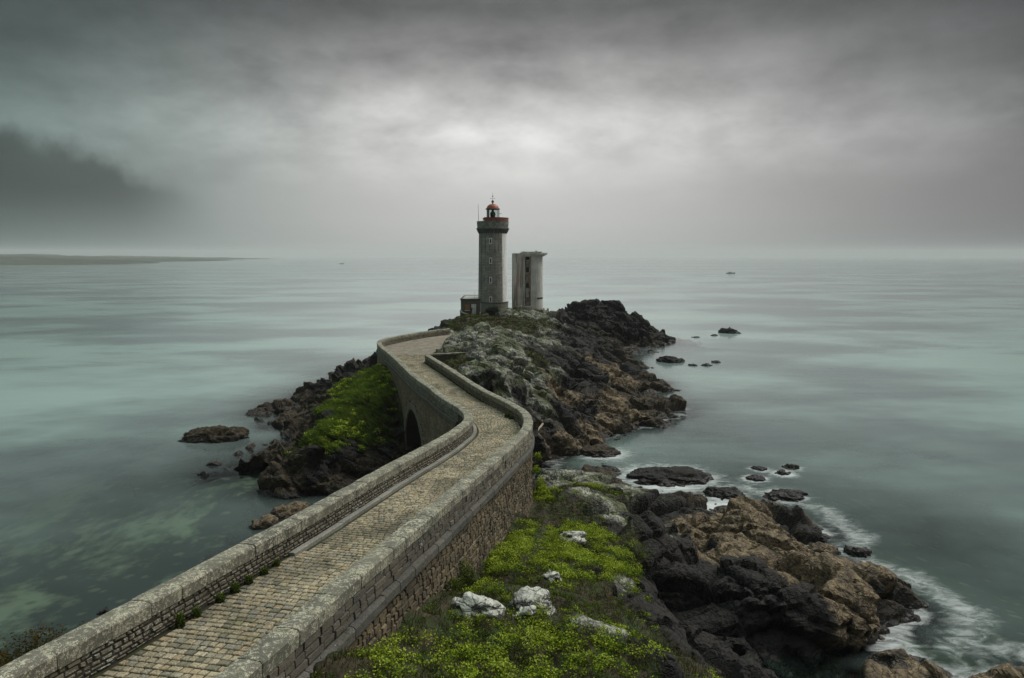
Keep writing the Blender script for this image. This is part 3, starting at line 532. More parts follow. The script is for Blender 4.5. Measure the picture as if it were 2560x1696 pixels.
M_SPAN, M_SPANS = stone_mat('spandrel_stone', C_SPAN, .05, .30, True), stone_mat('spandrel_stones', C_SPAN, .05, .30, False)
M_STR = stone_mat('string_granite', C_STR, .22, .5, True, .1)
C_RR = [(.09, .072, .045), (.20, .16, .095), (.13, .105, .07), (.26, .21, .13), (.11, .09, .062)]
M_RR, M_RRS = stone_mat('outer_rubble_stone', C_RR, .1, .5, True), stone_mat('outer_rubble_stones', C_RR, .1, .5, False)
M_VOU = stone_mat('voussoir_granite', [(.24, .22, .165), (.30, .27, .20), (.27, .245, .18)], .15, .15, True)
M_JOINT = plain('joint_mortar', (.03, .028, .02), .95, 0, .4, 4)
M_KERB = stone_mat('kerb_stone', [(.27, .268, .235), (.34, .335, .29)], .3, .3, True)

BR = empty('stone_footbridge', (-6, 50, 8))
tag(BR, 'old stone footbridge with lichened parapets and setts, winding out to the lighthouse', 'bridge')
CAMP = np.array([0, 0, 22.0])
def child(o):
    o.parent = BR; o.matrix_parent_inverse = Matrix.Translation((6, -50, -8)); return o
def piece(name, V, F, m): return child(mesh_obj(name, V, F, m))
BOXF = [(4, 5, 6, 7), (0, 1, 5, 4), (1, 2, 6, 5), (2, 3, 7, 6), (3, 0, 4, 7)]
def face_stone(L, s0, s1, za0, za1, zb0, zb1, off, sg, proud, gap=.012, cham=.02):
    """stone in a wall face; z given at both ends (bottom a0,a1 / top b0,b1); sg = outward side"""
    j = lambda k=.012: random.uniform(-k, k)
    s0 += gap; s1 -= gap; V = []
    o0 = off - sg * .06; o1 = off + sg * (proud + j(.008))
    for o, c in ((o0, 0), (o1, cham)):
        for s, za, zb, top in ((s0 + c, za0, zb0, 0), (s1 - c, za1, zb1, 0), (s1 - c, za1, zb1, 1), (s0 + c, za0, zb0, 1)):
            xy = L.at(s + j(), o + (j(.01) if c else 0))
            V.append((xy[0], xy[1], (zb - gap - c + j() if top else za + gap + c + j())))
    return V, BOXF if sg > 0 else [f[::-1] for f in BOXF]
def sweep_stone(L, s0, s1, prof, gap=.01, n=2, top=None):
    """stone with a cross-section (offset, height) run along the wall; ends slightly worn"""
    V = []; F = []; k = len(prof); j = lambda q: random.uniform(-q, q)
    dz = j(.012); do = j(.012)
    cen = np.mean(prof, axis=0)
    st = [s0 + gap] + list(np.linspace(s0 + gap + .03, s1 - gap - .03, n + 1)) + [s1 - gap]
    for i, s in enumerate(st):
        sh = .965 if i in (0, len(st) - 1) else 1.0
        base = float(ztop(L.at(s)[1])) if top is None else top
        for o, z in prof:
            o2 = cen[0] + (o - cen[0]) * sh + do + j(.006); z2 = cen[1] + (z - cen[1]) * sh + dz + j(.006)
            xy = L.at(s, o2); V.append((xy[0], xy[1], base + z2))
    for i in range(len(st) - 1):
        F += [(i * k + a, i * k + (a + 1) % k, (i + 1) * k + (a + 1) % k, (i + 1) * k + a) for a in range(k)]
    F += [tuple(range(k))[::-1], tuple((len(st) - 1) * k + a for a in range(k))]
    return V, F
def zt_s(L, s): return float(ztop(L.at(s)[1]))

# arch through the bridge
A_SC = LL.s_of_y(71.6); A_HW = 4.7; A_ZS = 1.9; A_RISE = 4.6
def arch_z(s):
    u = (s - A_SC) / A_HW
    return A_ZS + A_RISE * math.sqrt(max(0, 1 - u * u)) if abs(u) <= 1 else -2.5
r_of_l = lambda s: float(RR.s[np.argmin(np.hypot(*(RR.p - LL.at(s)).T))])
# wall cores
def wall_core(name, L, sg, sts, zb):
    V = []; F = []
    for (s, b) in zip(sts, zb):
        a = L.at(s, sg * .03); c = L.at(s, sg * .52); d_ = L.at(s, sg * (.56 + .0)); z = zt_s(L, s)
        V += [(a[0], a[1], z - 1.6), (a[0], a[1], z - .1), (c[0], c[1], z - .1), (d_[0], d_[1], b)]
    for i in range(len(sts) - 1):
        for k in range(3): F.append((i * 4 + k, i * 4 + k + 1, i * 4 + k + 5, i * 4 + k + 4))
    for e in (0, len(sts) - 1): F.append((e * 4, e * 4 + 1, e * 4 + 2, e * 4 + 3))
    return piece(name, V, F, M_JOINT)
sl = list(np.arange(0, LL.len, .3)); sl = sorted(sl + list(np.linspace(A_SC - A_HW, A_SC + A_HW, 31)))
pl = []
for s in sl:
    if abs(s - (A_SC - A_HW)) < 1e-6: pl += [(s - 1e-3, -2.5), (s, A_ZS)]
    elif abs(s - (A_SC + A_HW)) < 1e-6: pl += [(s, A_ZS), (s + 1e-3, -2.5)]
    else: pl.append((s, arch_z(s)))
wall_core('parapet_wall', LL, 1, [a for a, _ in pl], [b_ for _, b_ in pl])
rs0, rs1 = r_of_l(A_SC - A_HW), r_of_l(A_SC + A_HW)
def arch_zr(s):
    u = (s - .5 * (rs0 + rs1)) / (.5 * (rs1 - rs0))
    return A_ZS + A_RISE * math.sqrt(max(0, 1 - u * u)) if abs(u) <= 1 else -2.5
pr = []
for s in sorted(list(np.arange(0, RR.len, .3)) + list(np.linspace(rs0, rs1, 31))):
    if abs(s - rs0) < 1e-6: pr += [(s - 1e-3, -2.5), (s, A_ZS)]
    elif abs(s - rs1) < 1e-6: pr += [(s, A_ZS), (s + 1e-3, -2.5)]
    else: pr.append((s, arch_zr(s)))
wall_core('parapet_wall', RR, -1, [a for a, _ in pr], [b_ for _, b_ in pr])
# vault under the deck
V = []; F = []
an = [None] + list(np.linspace(0, math.pi, 33)) + [None]
for i, a in enumerate(an):
    e = math.pi if i == len(an) - 1 else 0.0
    u = -math.cos(a if a is not None else e); z = A_ZS + A_RISE * math.sin(a) if a is not None else -2.5
    p = LL.at(A_SC + A_HW * u, .5); q = RR.at(.5 * (rs0 + rs1) + .5 * (rs1 - rs0) * u, -.5)
    V += [(p[0], p[1], z), (q[0], q[1], z)]
F = [(2 * i, 2 * i + 1, 2 * i + 3, 2 * i + 2) for i in range(len(an) - 1)]
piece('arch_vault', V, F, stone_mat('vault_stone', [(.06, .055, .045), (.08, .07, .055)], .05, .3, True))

# paired left/right stations for the deck
E1 = LL.s_of_y(95.0)
RX = Line(list(RR.p[::8]) + [(-10.9, 89), (-10.9, 93), (-10.3, 98), (-9.6, 103), (-9.4, 108), (-8.6, 112.5), (-7.5, 116.5)])
NS = 420
lp = np.linspace(0, LL.len, NS); lx = LL.at(lp)
ri = [int(np.argmin(np.hypot(*(RX.p - q).T))) for q in lx]; ri = np.maximum.accumulate(ri)
rsx = RX.s[ri]; kk = np.ones(25) / 25
rsx = np.convolve(np.pad(rsx, 12, mode='edge'), kk, 'valid'); rx_ = RX.at(rsx)
def deck_pt(u, v, dz=0.0):                 # u along (0..NS-1), v across (0 left .. 1 right)
    i = min(max(u, 0), NS - 1.001); k = int(i); f = i - k
    a = lx[k] * (1 - f) + lx[k + 1] * f; b_ = rx_[k] * (1 - f) + rx_[k + 1] * f
    q = a + (b_ - a) * v
    return q[0], q[1], float(ztop(a[1])) - 1.0 + dz
V = []; F = []; nv = 6
for i in range(NS):
    for k in range(nv + 1):
        V.append(deck_pt(i, k / nv, -.035 + (.03 * min(1, max(0, (lx[i][1] - 93) / 4)))))
for i in range(NS - 1):
    F += [(i * (nv + 1) + k, i * (nv + 1) + k + 1, (i + 1) * (nv + 1) + k + 1, (i + 1) * (nv + 1) + k) for k in range(nv)]
dm, t = mat('deck_bed'); p = t.pos()
yy = t.n('ShaderNodeSeparateXYZ', {0: p}); yy = t.last.outputs[1]
far = t.ss(t.m('ADD', yy, t.m('MULTIPLY', t.noise(p, .5, 4), 5)), 94, 97.5)
n1_ = t.noise(p, 1.4, 6, .65); n2_ = t.noise(p, 9, 5, .6)
bed = t.mix(t.ss(n1_, .45, .6), (.03, .027, .016), (.03, .042, .011))
worn = t.mix(t.ss(n1_, .35, .65), (.14, .125, .095), (.25, .22, .17)); worn = t.mix(t.ss(n2_, .6, .75), worn, (.07, .065, .05))
finish(t, t.mix(far, bed, worn), .9, n2_, .6, .04)
piece('deck', V, F, dm)

# setts in rows across the deck
rows = []; u = 2.0; du = .245 / (LL.len / (NS - 1))
sett_list = []
while lx[int(u)][1] < 95.5:
    rows.append(u); u += du * random.uniform(.9, 1.12)
for a, b_ in zip(rows[:-1], rows[1:]):
    p0 = np.array(deck_pt(a, 0)[:2]); p1 = np.array(deck_pt(a, 1)[:2]); wd = np.linalg.norm(p1 - p0)
    v0 = (.42 if 24 < p0[1] < 53 else .12) / wd; v = v0
    while v < 1 - .06 / wd:
        dv = random.uniform(.17, .33) / wd; v2 = min(v + dv, 1 - .02 / wd)
        if v2 - v > .08 / wd and p0[1] < 91 + 4.5 * random.random(): sett_list.append((a, b_, v, v2))
        v = v2
def sett_geo(a, b_, v, v2):
    j = lambda q=1.0: random.uniform(-q, q)
    wob = .10 * math.sin(v * 5 + a * .13) ; g = .07; gv = .016 / 3.8
    h = random.uniform(-.006, .010); tl = j(.006)
    ua, ub = a + g * du * 1.2 + wob * du, b_ - g * du * 1.2 + wob * du
    C = [(ua + j(.05) * du, v + gv + j(.003)), (ua + j(.05) * du, v2 - gv + j(.003)), (ub + j(.05) * du, v2 - gv + j(.003)), (ub + j(.05) * du, v + gv + j(.003))]
    V = [deck_pt(x, y, -.05) for x, y in C]
    cu = sum(x for x, _ in C) / 4; cv = sum(y for _, y in C) / 4
    V += [deck_pt(cu + (x - cu) * .97, cv + (y - cv) * .97, h - .016) for x, y in C]
    V += [deck_pt(cu + (x - cu) * .80, cv + (y - cv) * .80, h + tl * (1 if k in (0, 1) else -1)) for k, (x, y) in enumerate(C)]
    F = [(8, 9, 10, 11)] + [(k, (k + 1) % 4, 4 + (k + 1) % 4, 4 + k) for k in range(4)] + [(4 + k, 4 + (k + 1) % 4, 8 + (k + 1) % 4, 8 + k) for k in range(4)]
    return V, F
def seen_sett(q):
    p = deck_pt(q[0], .5 * (q[2] + q[3])); a = p[1] * .1153 + (p[2] - 22) * .9933; dpt = p[1] * .9933 - (p[2] - 22) * .1153
    return abs(a / dpt) < .475 and abs(p[0] / dpt) < .71 and q[3] < .86
order = sorted(range(len(sett_list)), key=lambda i: deck_pt(sett_list[i][0], .5)[1] if seen_sett(sett_list[i]) else 1e4 + i)
near = set(order[:300]); rest = MB()
for i, q in enumerate(sett_list):
    V, F = sett_geo(*q)
    if i in near: piece('sett', V, F, M_SETT)
    else: rest.add(V, F)
o = child(rest.build('setts', M_SETTS)); o['kind'] = 'stuff'

# coping blocks on both parapets
COP = [(-.035, -.40), (-.045, -.07), (.0, -.012), (.27, .012), (.55, -.012), (.595, -.07), (.585, -.40)]
COPR = [(-a, z) for a, z in COP][::-1]
for L, pf in ((LL, COP), (RR, COPR)):
    s = .4
    while s < L.len - .4:
        ln = min(random.uniform(.85, 1.55), L.len - s)
        V, F = sweep_stone(L, s, s + ln, pf, .008, 2); piece('coping_stone', V, F, M_COP); s += ln
# short return wall beside the path
RW = Line([(-10.35, 87.2), (-8.6, 87.9), (-6.8, 88.6), (-4.9, 89.3)])
V = []; F = []
for s in np.linspace(0, RW.len, 12):
    a = RW.at(s, 0.0); c = RW.at(s, .45); V += [(a[0], a[1], 6.5), (a[0], a[1], 9.85), (c[0], c[1], 9.85), (c[0], c[1], 6.5)]
F = [(i * 4 + k, i * 4 + k + 1, i * 4 + k + 5, i * 4 + k + 4) for i in range(11) for k in range(3)] + [(0, 1, 2, 3), (44, 45, 46, 47)]
piece('return_wall', V, F, stone_mat('return_wall_stone', [(.07, .065, .05), (.09, .08, .06)], .3, .6, True))
s = 0.0
while s < RW.len - .3:
    ln = min(random.uniform(.8, 1.3), RW.len - s)
    V, F = sweep_stone(RW, s, s + ln, [(-.04, -.2), (-.04, -.02), (.22, .01), (.49, -.02), (.49, -.2)], .008, 1, top=10.0); piece('coping_stone', V, F, M_COP); s += ln

# faces of the walls, stone by stone
stones = []            # (screen size, V, F, material, joined material)
def add_stone(V, F, m, mj):
    c = np.mean(V, axis=0); q = np.array(V); sz = np.ptp(q[:, 2]) * np.linalg.norm(np.ptp(q[:, :2], axis=0)) / (np.linalg.norm(c - CAMP) ** 2)
    stones.append((sz if vis(c) else sz * 1e-3, V, F, m, mj))
def vis(c):
    a = c[1] * .1153 + (c[2] - 22) * .9933; dpt = c[1] * .9933 - (c[2] - 22) * .1153
    return abs(a / dpt) < .475 and abs(c[0] / dpt) < .72
def coursed(L, s0, s1, top, bot, hrow, lrange, off, sg, proud, m, mj, jit=.15, skip=None, cham=.02, wav=.0, absolute=False):
    """courses from top to bottom below the parapet top (or absolute heights), random stone lengths"""
    z = top
    while z > bot + .04:
        h = min(hrow * random.uniform(1 - jit, 1 + jit), z - bot)
        s = s0 + random.uniform(-.2, .0)
        while s < s1:
            ln = random.uniform(*lrange); e = s + ln
            r0, r1 = (0, 0) if absolute else (zt_s(L, s), zt_s(L, e))
            w0, w1 = wav * random.uniform(-1, 1), wav * random.uniform(-1, 1)
            if not (skip and skip(.5 * (s + e), .5 * (r0 + r1) + z - h / 2, ln)):
                V, F = face_stone(L, s, e, r0 + z - h + w0, r1 + z - h + w1, r0 + z + w0, r1 + z + w1, off, sg, proud + random.uniform(-.012, .02), cham=cham)
                add_stone(V, F, m, mj)
            s = e
        z -= h
# inner face of the left parapet: small rubble under the coping
coursed(LL, .5, LL.s_of_y(58), -.41, -1.0, .135, (.16, .42), .03, -1, .02, M_RUB, M_RUBS, .3, cham=.025)
coursed(LL, LL.s_of_y(96), LL.len, -.41, -1.0, .2, (.3, .6), .03, -1, .02, M_RUB, M_RUBS, .2)
# inner face of the right parapet beyond the bend
coursed(RR, RR.s_of_y(44), RR.len, -.41, -1.0, .2, (.3, .6), -.03, 1, .02, M_SPAN, M_RUBS, .2)
# outer face of the right parapet: ashlar, then the string course, then rubble
coursed(RR, .5, RR.s_of_y(64), -.41, -1.14, .24, (.4, .85), -.55, -1, .02, M_ASH, M_RUBS, .12)
zlow = lambda y: float(np.interp(y, [10, 16, 21, 26.5, 33, 38.5, 47, 50, 56, 64], [12, 11.6, 9.6, 7.6, 6.9, 6.5, 4.8, 4, 2.4, .5]))
def right_skip(s, z, ln): return z < zlow(RR.at(s)[1]) - .2
coursed(RR, RR.s_of_y(14), RR.s_of_y(64), -1.52, -9.6, .25, (.18, .6), -.55, -1, .03, M_RR, M_RRS, .3, skip=right_skip, cham=.035, wav=.05)
# outer face of the left wall towards the island
coursed(LL, LL.s_of_y(54), LL.s_of_y(106), -.41, -1.10, .23, (.4, .8), .55, 1, .02, M_RUB, M_RUBS, .12)
def left_skip(s, z, ln):
    du_, dz_ = (s - A_SC) / (A_HW + .75), (z - A_ZS) / (A_RISE + .75)
    if z < A_ZS: return abs(du_) < 1.02
    return du_ * du_ + dz_ * dz_ < 1.03
def left_low(s, z, ln): return left_skip(s, z, ln) or z < float(np.interp(LL.at(s)[1], [58, 66, 76, 80, 90, 100, 110], [-1, -1, 2, 5, 6, 5, 5]))
coursed(LL, LL.s_of_y(55), LL.s_of_y(106), -1.42, -10.8, .27, (.3, .7), .55, 1, .02, M_SPAN, M_SPANS, .15, skip=left_low)
stones.sort(key=lambda q: -q[0])
joined = {}
for i, (sz, V, F, m, mj) in enumerate(stones):
    if i < 300: piece('wall_stone', V, F, m)
    else: joined.setdefault(mj.name, (MB(), mj))[0].add(V, F)
for k, (b, mj) in joined.items():
    o = child(b.build('wall_stones', mj)); o['kind'] = 'stuff'
# string course
for L, sg, y0, y1, zt0, h in ((RR, -1, 14, 66, -1.14, .38), (LL, 1, 54, 106, -1.10, .30)):
    s = L.s_of_y(y0); e = L.s_of_y(y1)
    while s < e:
        ln = random.uniform(.8, 1.35)
        pf = [(sg * .50, zt0), (sg * .66, zt0 - .03), (sg * .72, zt0 - .10), (sg * .72, zt0 - h + .03), (sg * .68, zt0 - h), (sg * .50, zt0 - h)]
        V, F = sweep_stone(L, s, s + ln, pf, .01, 2); piece('string_course_stone', V, F, M_STR); s += ln
# arch ring
nvs = 31
for i in range(nvs):
    a0, a1 = math.pi * i / nvs + .006, math.pi * (i + 1) / nvs - .006; dp = random.uniform(.06, .09); ro = random.uniform(.62, .74)
    V = []
    for o_ in (.48, .55 + dp):
        for r_, a in ((-.03, a0), (ro, a0), (ro, a1), (-.03, a1)):
            xy = LL.at(A_SC - (A_HW + r_) * math.cos(a), o_); V.append((xy[0], xy[1], A_ZS + (A_RISE + r_) * math.sin(a)))
    piece('voussoir', V, BOXF, M_VOU)
for sd in (-1, 1):
    z = A_ZS
    while z > -1.5:
        h = random.uniform(.4, .6); V = []
        for o_ in (.48, .55 + random.uniform(.05, .08)):
            for u_, zz_ in ((0, z - h + .01), (.75, z - h + .01), (.75, z - .01), (0, z - .01)):
                xy = LL.at(A_SC + sd * (A_HW + u_ - .03), o_); V.append((xy[0], xy[1], zz_))
        piece('jamb_stone', V, BOXF if sd > 0 else [f[::-1] for f in BOXF], M_VOU); z -= h
# raised kerb and gutter along the foot of the left parapet
s = LL.s_of_y(23.5)
while s < LL.s_of_y(52.5):
    ln = random.uniform(1.2, 2.2)
    V, F = sweep_stone(LL, s, s + ln, [(-.30, -1.06), (-.30, -.90), (-.27, -.875), (-.08, -.885), (-.06, -1.06)], .004, 2); piece('kerb_stone', V, F, M_KERB); s += ln
# ------------------------------------------------------------------ lighthouse
def tower_stone():
    m, t = mat('tower_granite'); tc = t.n('ShaderNodeTexCoord', out=3)
    s_ = t.n('ShaderNodeSeparateXYZ', {0: tc}); q = t.last; x, y, z = q.outputs[0], q.outputs[1], q.outputs[2]
    ang = t.m('ARCTAN2', x, t.m('MULTIPLY', y, -1.0))
    uv = t.n('ShaderNodeCombineXYZ', {0: t.m('MULTIPLY', ang, 3.2), 1: z, 2: 0.0})
    br = t.n('ShaderNodeTexBrick', {'Vector': uv, 'Color1': (.24, .235, .20, 1), 'Color2': (.39, .37, .31, 1), 'Mortar': (.07, .067, .055, 1), 'Scale': 1.0, 'Mortar Size': .018, 'Brick Width': .75, 'Row Height': .36, 'Bias': 0.0})
    brn = t.last
    n = t.noise(uv, .35, 5); ns = t.noise(t.scale(uv, (2.6, .22, 1)), 1.0, 5, .6); n3 = t.noise(uv, 3.0, 5)
    c = t.mix(t.m('MULTIPLY', t.ss(ns, .48, .68), t.lin(z, 3, 18.5, .35, .95)), br, (.045, .045, .038))
    c = t.mix(t.lin(n, .35, .65, 0, .55), c, (.075, .075, .06))
    c = t.mix(t.lin(n3, .4, .7, 0, .3), c, (.21, .20, .165))
    # painted white sector facing seaward
    white = t.m('MULTIPLY', t.m('MULTIPLY', t.ss(ang, .735, .745), t.m('SUBTRACT', 1, t.ss(ang, 3.05, 3.06))), t.ss(z, 2.15, 2.2))
    pw = t.mix(t.ss(t.m('ADD', t.m('MULTIPLY', n3, .6), t.m('MULTIPLY', ns, .5)), .5, .68), (.78, .78, .74), (.55, .54, .49))
    c = t.mix(t.m('MULTIPLY', white, t.m('SUBTRACT', 1, t.ss(z, 18.35, 18.4))), c, pw)
    finish(t, c, .85, t.m('SUBTRACT', n3, brn.outputs[1]), .5, .03)
    return m
M_TOW = tower_stone()
M_DKST = plain('dark_granite', (.075, .078, .066), .9, 0, .5, 2.5)
M_PAR = plain('gallery_granite', (.15, .155, .13), .9, 0, .35, 1.5)
M_RED = plain('red_paint', (.19, .038, .026), .5, 0, .3, 2.5)
M_DOME = plain('rust_red_paint', (.27, .062, .026), .45, 0, .35, 2.0)
M_WHITE = plain('white_paint', (.68, .68, .64), .6, 0, .12, 3)
M_BLACK = plain('dark_opening', (.012, .012, .012), .6, 0, .2, 3)
M_IRON = plain('dark_iron', (.05, .05, .048), .55, .3, .2, 5)
M_BRN = plain('brown_screen', (.09, .062, .05), .6, 0, .2, 3)
gm, t = mat('lantern_glass')
t.n('ShaderNodeOutputMaterial', {0: t.n('ShaderNodeMixShader', {0: t.n('ShaderNodeLayerWeight', {0: .25}, out=1), 1: t.n('ShaderNodeBsdfTransparent', {0: (.86, .92, .90, 1)}), 2: t.n('ShaderNodeBsdfGlossy', {'Roughness': .08})})})
TX, TY, TZ = -4.25, 161.0, 9.1
LH = empty('lighthouse', (TX, TY, TZ))
tag(LH, 'tall round grey granite lighthouse with red domed lantern and a white painted sector', 'lighthouse')
def lpart(name, fn, m, parent=LH, smooth=False, loc=None, rz=0):
    b = MB(); fn(b); o = b.build(name, m, parent, smooth, loc); o.rotation_euler.z = rz; return o
rad = lambda z: 3.30 - (z - 2.7) * .0147
lpart('shaft', lambda b: b.lathe([(rad(z), z) for z in np.linspace(2.75, 18.3, 24)], 72), M_TOW, smooth=True)
lpart('base_drum', lambda b: b.lathe([(3.42, -1.6), (3.40, 2.45), (3.36, 2.5)], 72), stone_mat('drum_granite', [(.26, .25, .205), (.28, .265, .215)], .1, .15, True, lsc=.5))
lpart('string_band', lambda b: b.lathe([(3.36, 2.45), (3.47, 2.5), (3.49, 2.7), (3.31, 2.78)], 72), M_DKST)
def corb(b):
    for i in range(44):
        a = 2 * math.pi * i / 44; c, s_ = math.cos(a), math.sin(a); wd = .13
        P = [(3.0, 18.35), (3.12, 18.4), (3.42, 18.9), (3.55, 19.35), (3.0, 19.35)]
        V = []
        for sd in (-wd, wd):
            V += [(r_ * s_ + sd * c, -r_ * c + sd * s_, z) for r_, z in P]
        n = len(P); b.add(V, [tuple(range(n)), tuple(range(2 * n - 1, n - 1, -1))] + [(i_, (i_ + 1) % n, n + (i_ + 1) % n, n + i_) for i_ in range(n)])
lpart('corbel_ring', corb, M_DKST)
lpart('gallery_floor', lambda b: b.lathe([(3.0, 19.3), (3.62, 19.34), (3.66, 19.42), (3.66, 19.55), (3.52, 19.64), (3.0, 19.64)], 64), M_DKST)
lpart('gallery_parapet', lambda b: b.lathe([(3.44, 19.6), (3.46, 20.25), (3.50, 20.3), (3.50, 20.95), (3.56, 21.0), (3.56, 21.1), (3.2, 21.1), (3.2, 19.6)], 64), M_PAR)
lpart('wind_screen', lambda b: b.lathe([(3.48, 21.08), (3.48, 21.8), (3.56, 21.82), (3.56, 21.9), (3.42, 21.9), (3.42, 21.08)], 40, a0=-.55, a1=2.1, closed=False), M_RED)
lan = lpart('lantern', lambda b: b.lathe([(1.45, 19.6), (1.45, 21.75), (1.52, 21.8), (1.52, 21.95), (1.30, 21.98)], 32), M_RED)
lpart('lantern_glazing', lambda b: b.lathe([(1.30, 21.95), (1.30, 23.75)], 24, a0=-1.0, a1=4.4, closed=False), gm, lan)
lpart('blind_panel', lambda b: b.lathe([(1.31, 21.95), (1.31, 23.75)], 8, a0=-1.75, a1=-.62, closed=False), M_BRN, lan)
for i in range(12):
    a = 2 * math.pi * i / 12 + .12
    lpart('glazing_bar', lambda b: b.tube([(1.32 * math.sin(a), -1.32 * math.cos(a), 21.95), (1.32 * math.sin(a), -1.32 * math.cos(a), 23.78)], .045, 4), M_WHITE if i % 3 else M_IRON, lan)
lpart('lens', lambda b: b.lathe([(.5, 21.9), (.55, 22.1), (.48, 22.3), (.6, 22.4), (.64, 22.8), (.5, 23.1), (.3, 23.4), (.22, 23.8)], 20), plain('lens_glass', (.06, .075, .07), .15, .2, .3, 2), lan, True)
lpart('lantern_pedestal', lambda b: b.lathe([(.3, 21.5), (.3, 22.0)], 12), M_IRON, lan)
dome = lpart('dome', lambda b: b.lathe([(1.28, 23.7), (1.52, 23.75), (1.54, 23.98), (1.36, 24.02)] + [(1.34 * math.cos(a), 24.0 + 1.02 * math.sin(a)) for a in np.linspace(.08, 1.42, 9)] + [(.16, 25.03), (.15, 25.2)], 32), M_DOME, smooth=True)
lpart('eave_ring', lambda b: b.lathe([(1.30, 23.7), (1.56, 23.74), (1.57, 23.96), (1.38, 24.0)], 32), M_DKST, dome)
lpart('ventilator_ball', lambda b: b.lathe([(.14, 25.1)] + [(.30 * math.sin(a), 25.5 - .32 * math.cos(a)) for a in np.linspace(.5, 2.9, 8)] + [(.03, 25.95)], 16), plain('ball_paint', (.10, .03, .022), .5, 0, .2, 3), dome, True)
def vane(b):
    b.tube([(0, 0, 25.8), (0, 0, 27.5)], .025, 5); b.tube([(-.42, 0, 26.2), (.42, 0, 26.2)], .025, 5); b.tube([(0, -.42, 26.2), (0, .42, 26.2)], .025, 5)
    b.add([(-.18, .01, 26.55), (.2, .01, 26.62), (.12, .01, 26.85), (-.1, .01, 26.75)], [(0, 1, 2, 3)])
    for s_ in (-.44, .44): b.box(s_ - .05, s_ + .05, -.02, .02, 26.13, 26.27)
lpart('weather_vane', vane, M_IRON, dome)
lpart('aerial_mast', lambda b: b.tube([(-3.08, -.9, 21.0), (-3.16, -.9, 24.9)], [.05, .03], 5), M_IRON)
lpart('instrument_mast', lambda b: (b.tube([(1.5, -1.2, 21.0), (1.5, -1.2, 23.6)], .035, 5), b.tube([(1.35, -1.2, 22.75), (1.85, -1.2, 22.75)], .03, 5), b.box(1.78, 1.9, -1.26, -1.14, 22.7, 22.9)), M_IRON)
lpart('fog_horn', lambda b: (b.tube([(-1.95, -2.95, 21.1), (-1.95, -2.95, 21.5)], .07, 6), b.lathe([(.05, 21.35), (.16, 21.45), (.18, 21.6), (.08, 21.75), (.0, 21.78)], 10, -1.95, -2.95)), M_IRON)
for wz in (3.35, 7.65, 11.95, 16.25):
    a = -.125; r_ = rad(wz)
    def frame(b):
        for x0, x1, z0, z1 in ((-.30, -.16, -.68, .68), (.16, .30, -.68, .68), (-.16, .16, .50, .68), (-.16, .16, -.68, -.52)): b.box(x0, x1, -.07, .16, z0, z1)
    wn = lpart('window', frame, M_WHITE, loc=(r_ * math.sin(a), -r_ * math.cos(a), wz), rz=a)
    lpart('pane', lambda b: (b.box(-.16, .16, -.01, .03, -.52, .5), b.box(-.16, .16, -.03, -.01, -.03, .03)), M_BLACK, wn)
lpart('lightning_cable', lambda b: b.tube([(rad(z) * math.sin(-.87) * 1.008, -rad(z) * math.cos(-.87) * 1.008, z) for z in np.linspace(2.8, 18.3, 8)], .04, 5), M_IRON)
lpart('drain_pipe', lambda b: b.tube([(3.45 * math.sin(-.87), -3.45 * math.cos(-.87), -1.0), (3.45 * math.sin(-.87), -3.45 * math.cos(-.87), 2.5)], .05, 5), M_WHITE)

for o_ in LH.children_recursive:                # the head of the tower sits a little lower
    if o_.name.split('.')[0] not in ('shaft', 'base_drum', 'string_band', 'window', 'pane', 'lightning_cable', 'drain_pipe'):
        for v in o_.data.vertices: v.co.z -= .45
LH.scale = (1, 1, .985)

# annex beside the tower
AX = empty('keepers_annex', (-9.35, 160.2, 9.0))
tag(AX, 'small flat-roofed stone annex with white door on the left of the lighthouse', 'building')
M_ANX = stone_mat('annex_stone', [(.15, .142, .11), (.19, .18, .14)], .2, .25, True, lsc=.5)
lpart('wall', lambda b: b.add([(-2.0, -.7, -1.4), (2.3, -1.0, -1.4), (2.3, 6, -1.4), (-1.6, 6, -1.4), (-2.0, -.7, 3.25), (2.3, -1.0, 3.25), (2.3, 6, 3.25), (-1.6, 6, 3.25)], [(0, 1, 5, 4), (1, 2, 6, 5), (2, 3, 7, 6), (3, 0, 4, 7), (4, 5, 6, 7)]), M_ANX, AX)
def roofb(b):
    b.add([(-2.12, -.85, 3.2), (2.35, -1.15, 3.2), (2.35, 6.1, 3.2), (-1.7, 6.1, 3.2), (-2.12, -.85, 3.48), (2.35, -1.15, 3.48), (2.35, 6.1, 3.85), (-1.7, 6.1, 3.85), (-1.8, -.5, 3.48), (2.3, -.8, 3.48), (2.3, 5.7, 3.85), (-1.4, 5.7, 3.85)],
          [(0, 1, 5, 4), (1, 2, 6, 5), (2, 3, 7, 6), (3, 0, 4, 7), (4, 5, 9, 8), (5, 6, 10, 9), (6, 7, 11, 10), (7, 4, 8, 11)])
rf = lpart('roof', roofb, M_DKST, AX)
lpart('roof_membrane', lambda b: b.add([(-1.8, -.5, 3.40), (2.3, -.8, 3.40), (2.3, 5.7, 3.78), (-1.4, 5.7, 3.78)], [(0, 1, 2, 3)]), plain('roof_sheet', (.42, .41, .37), .8, 0, .15, 1.5), rf)
lpart('roof_aerial', lambda b: b.tube([(1.0, 1, 3.4), (1.0, 1, 5.0)], .03, 4), M_IRON, rf)
dr = lpart('door', lambda b: b.box(.35, 1.4, -1.02, -.82, -.35, 2.3), M_WHITE, AX)
lpart('door_plank_line', lambda b: [b.box(.35 + .35 * k - .012, .35 + .35 * k + .012, -1.03, -1.0, -.3, 2.28) for k in (1, 2)], M_DKST, dr)
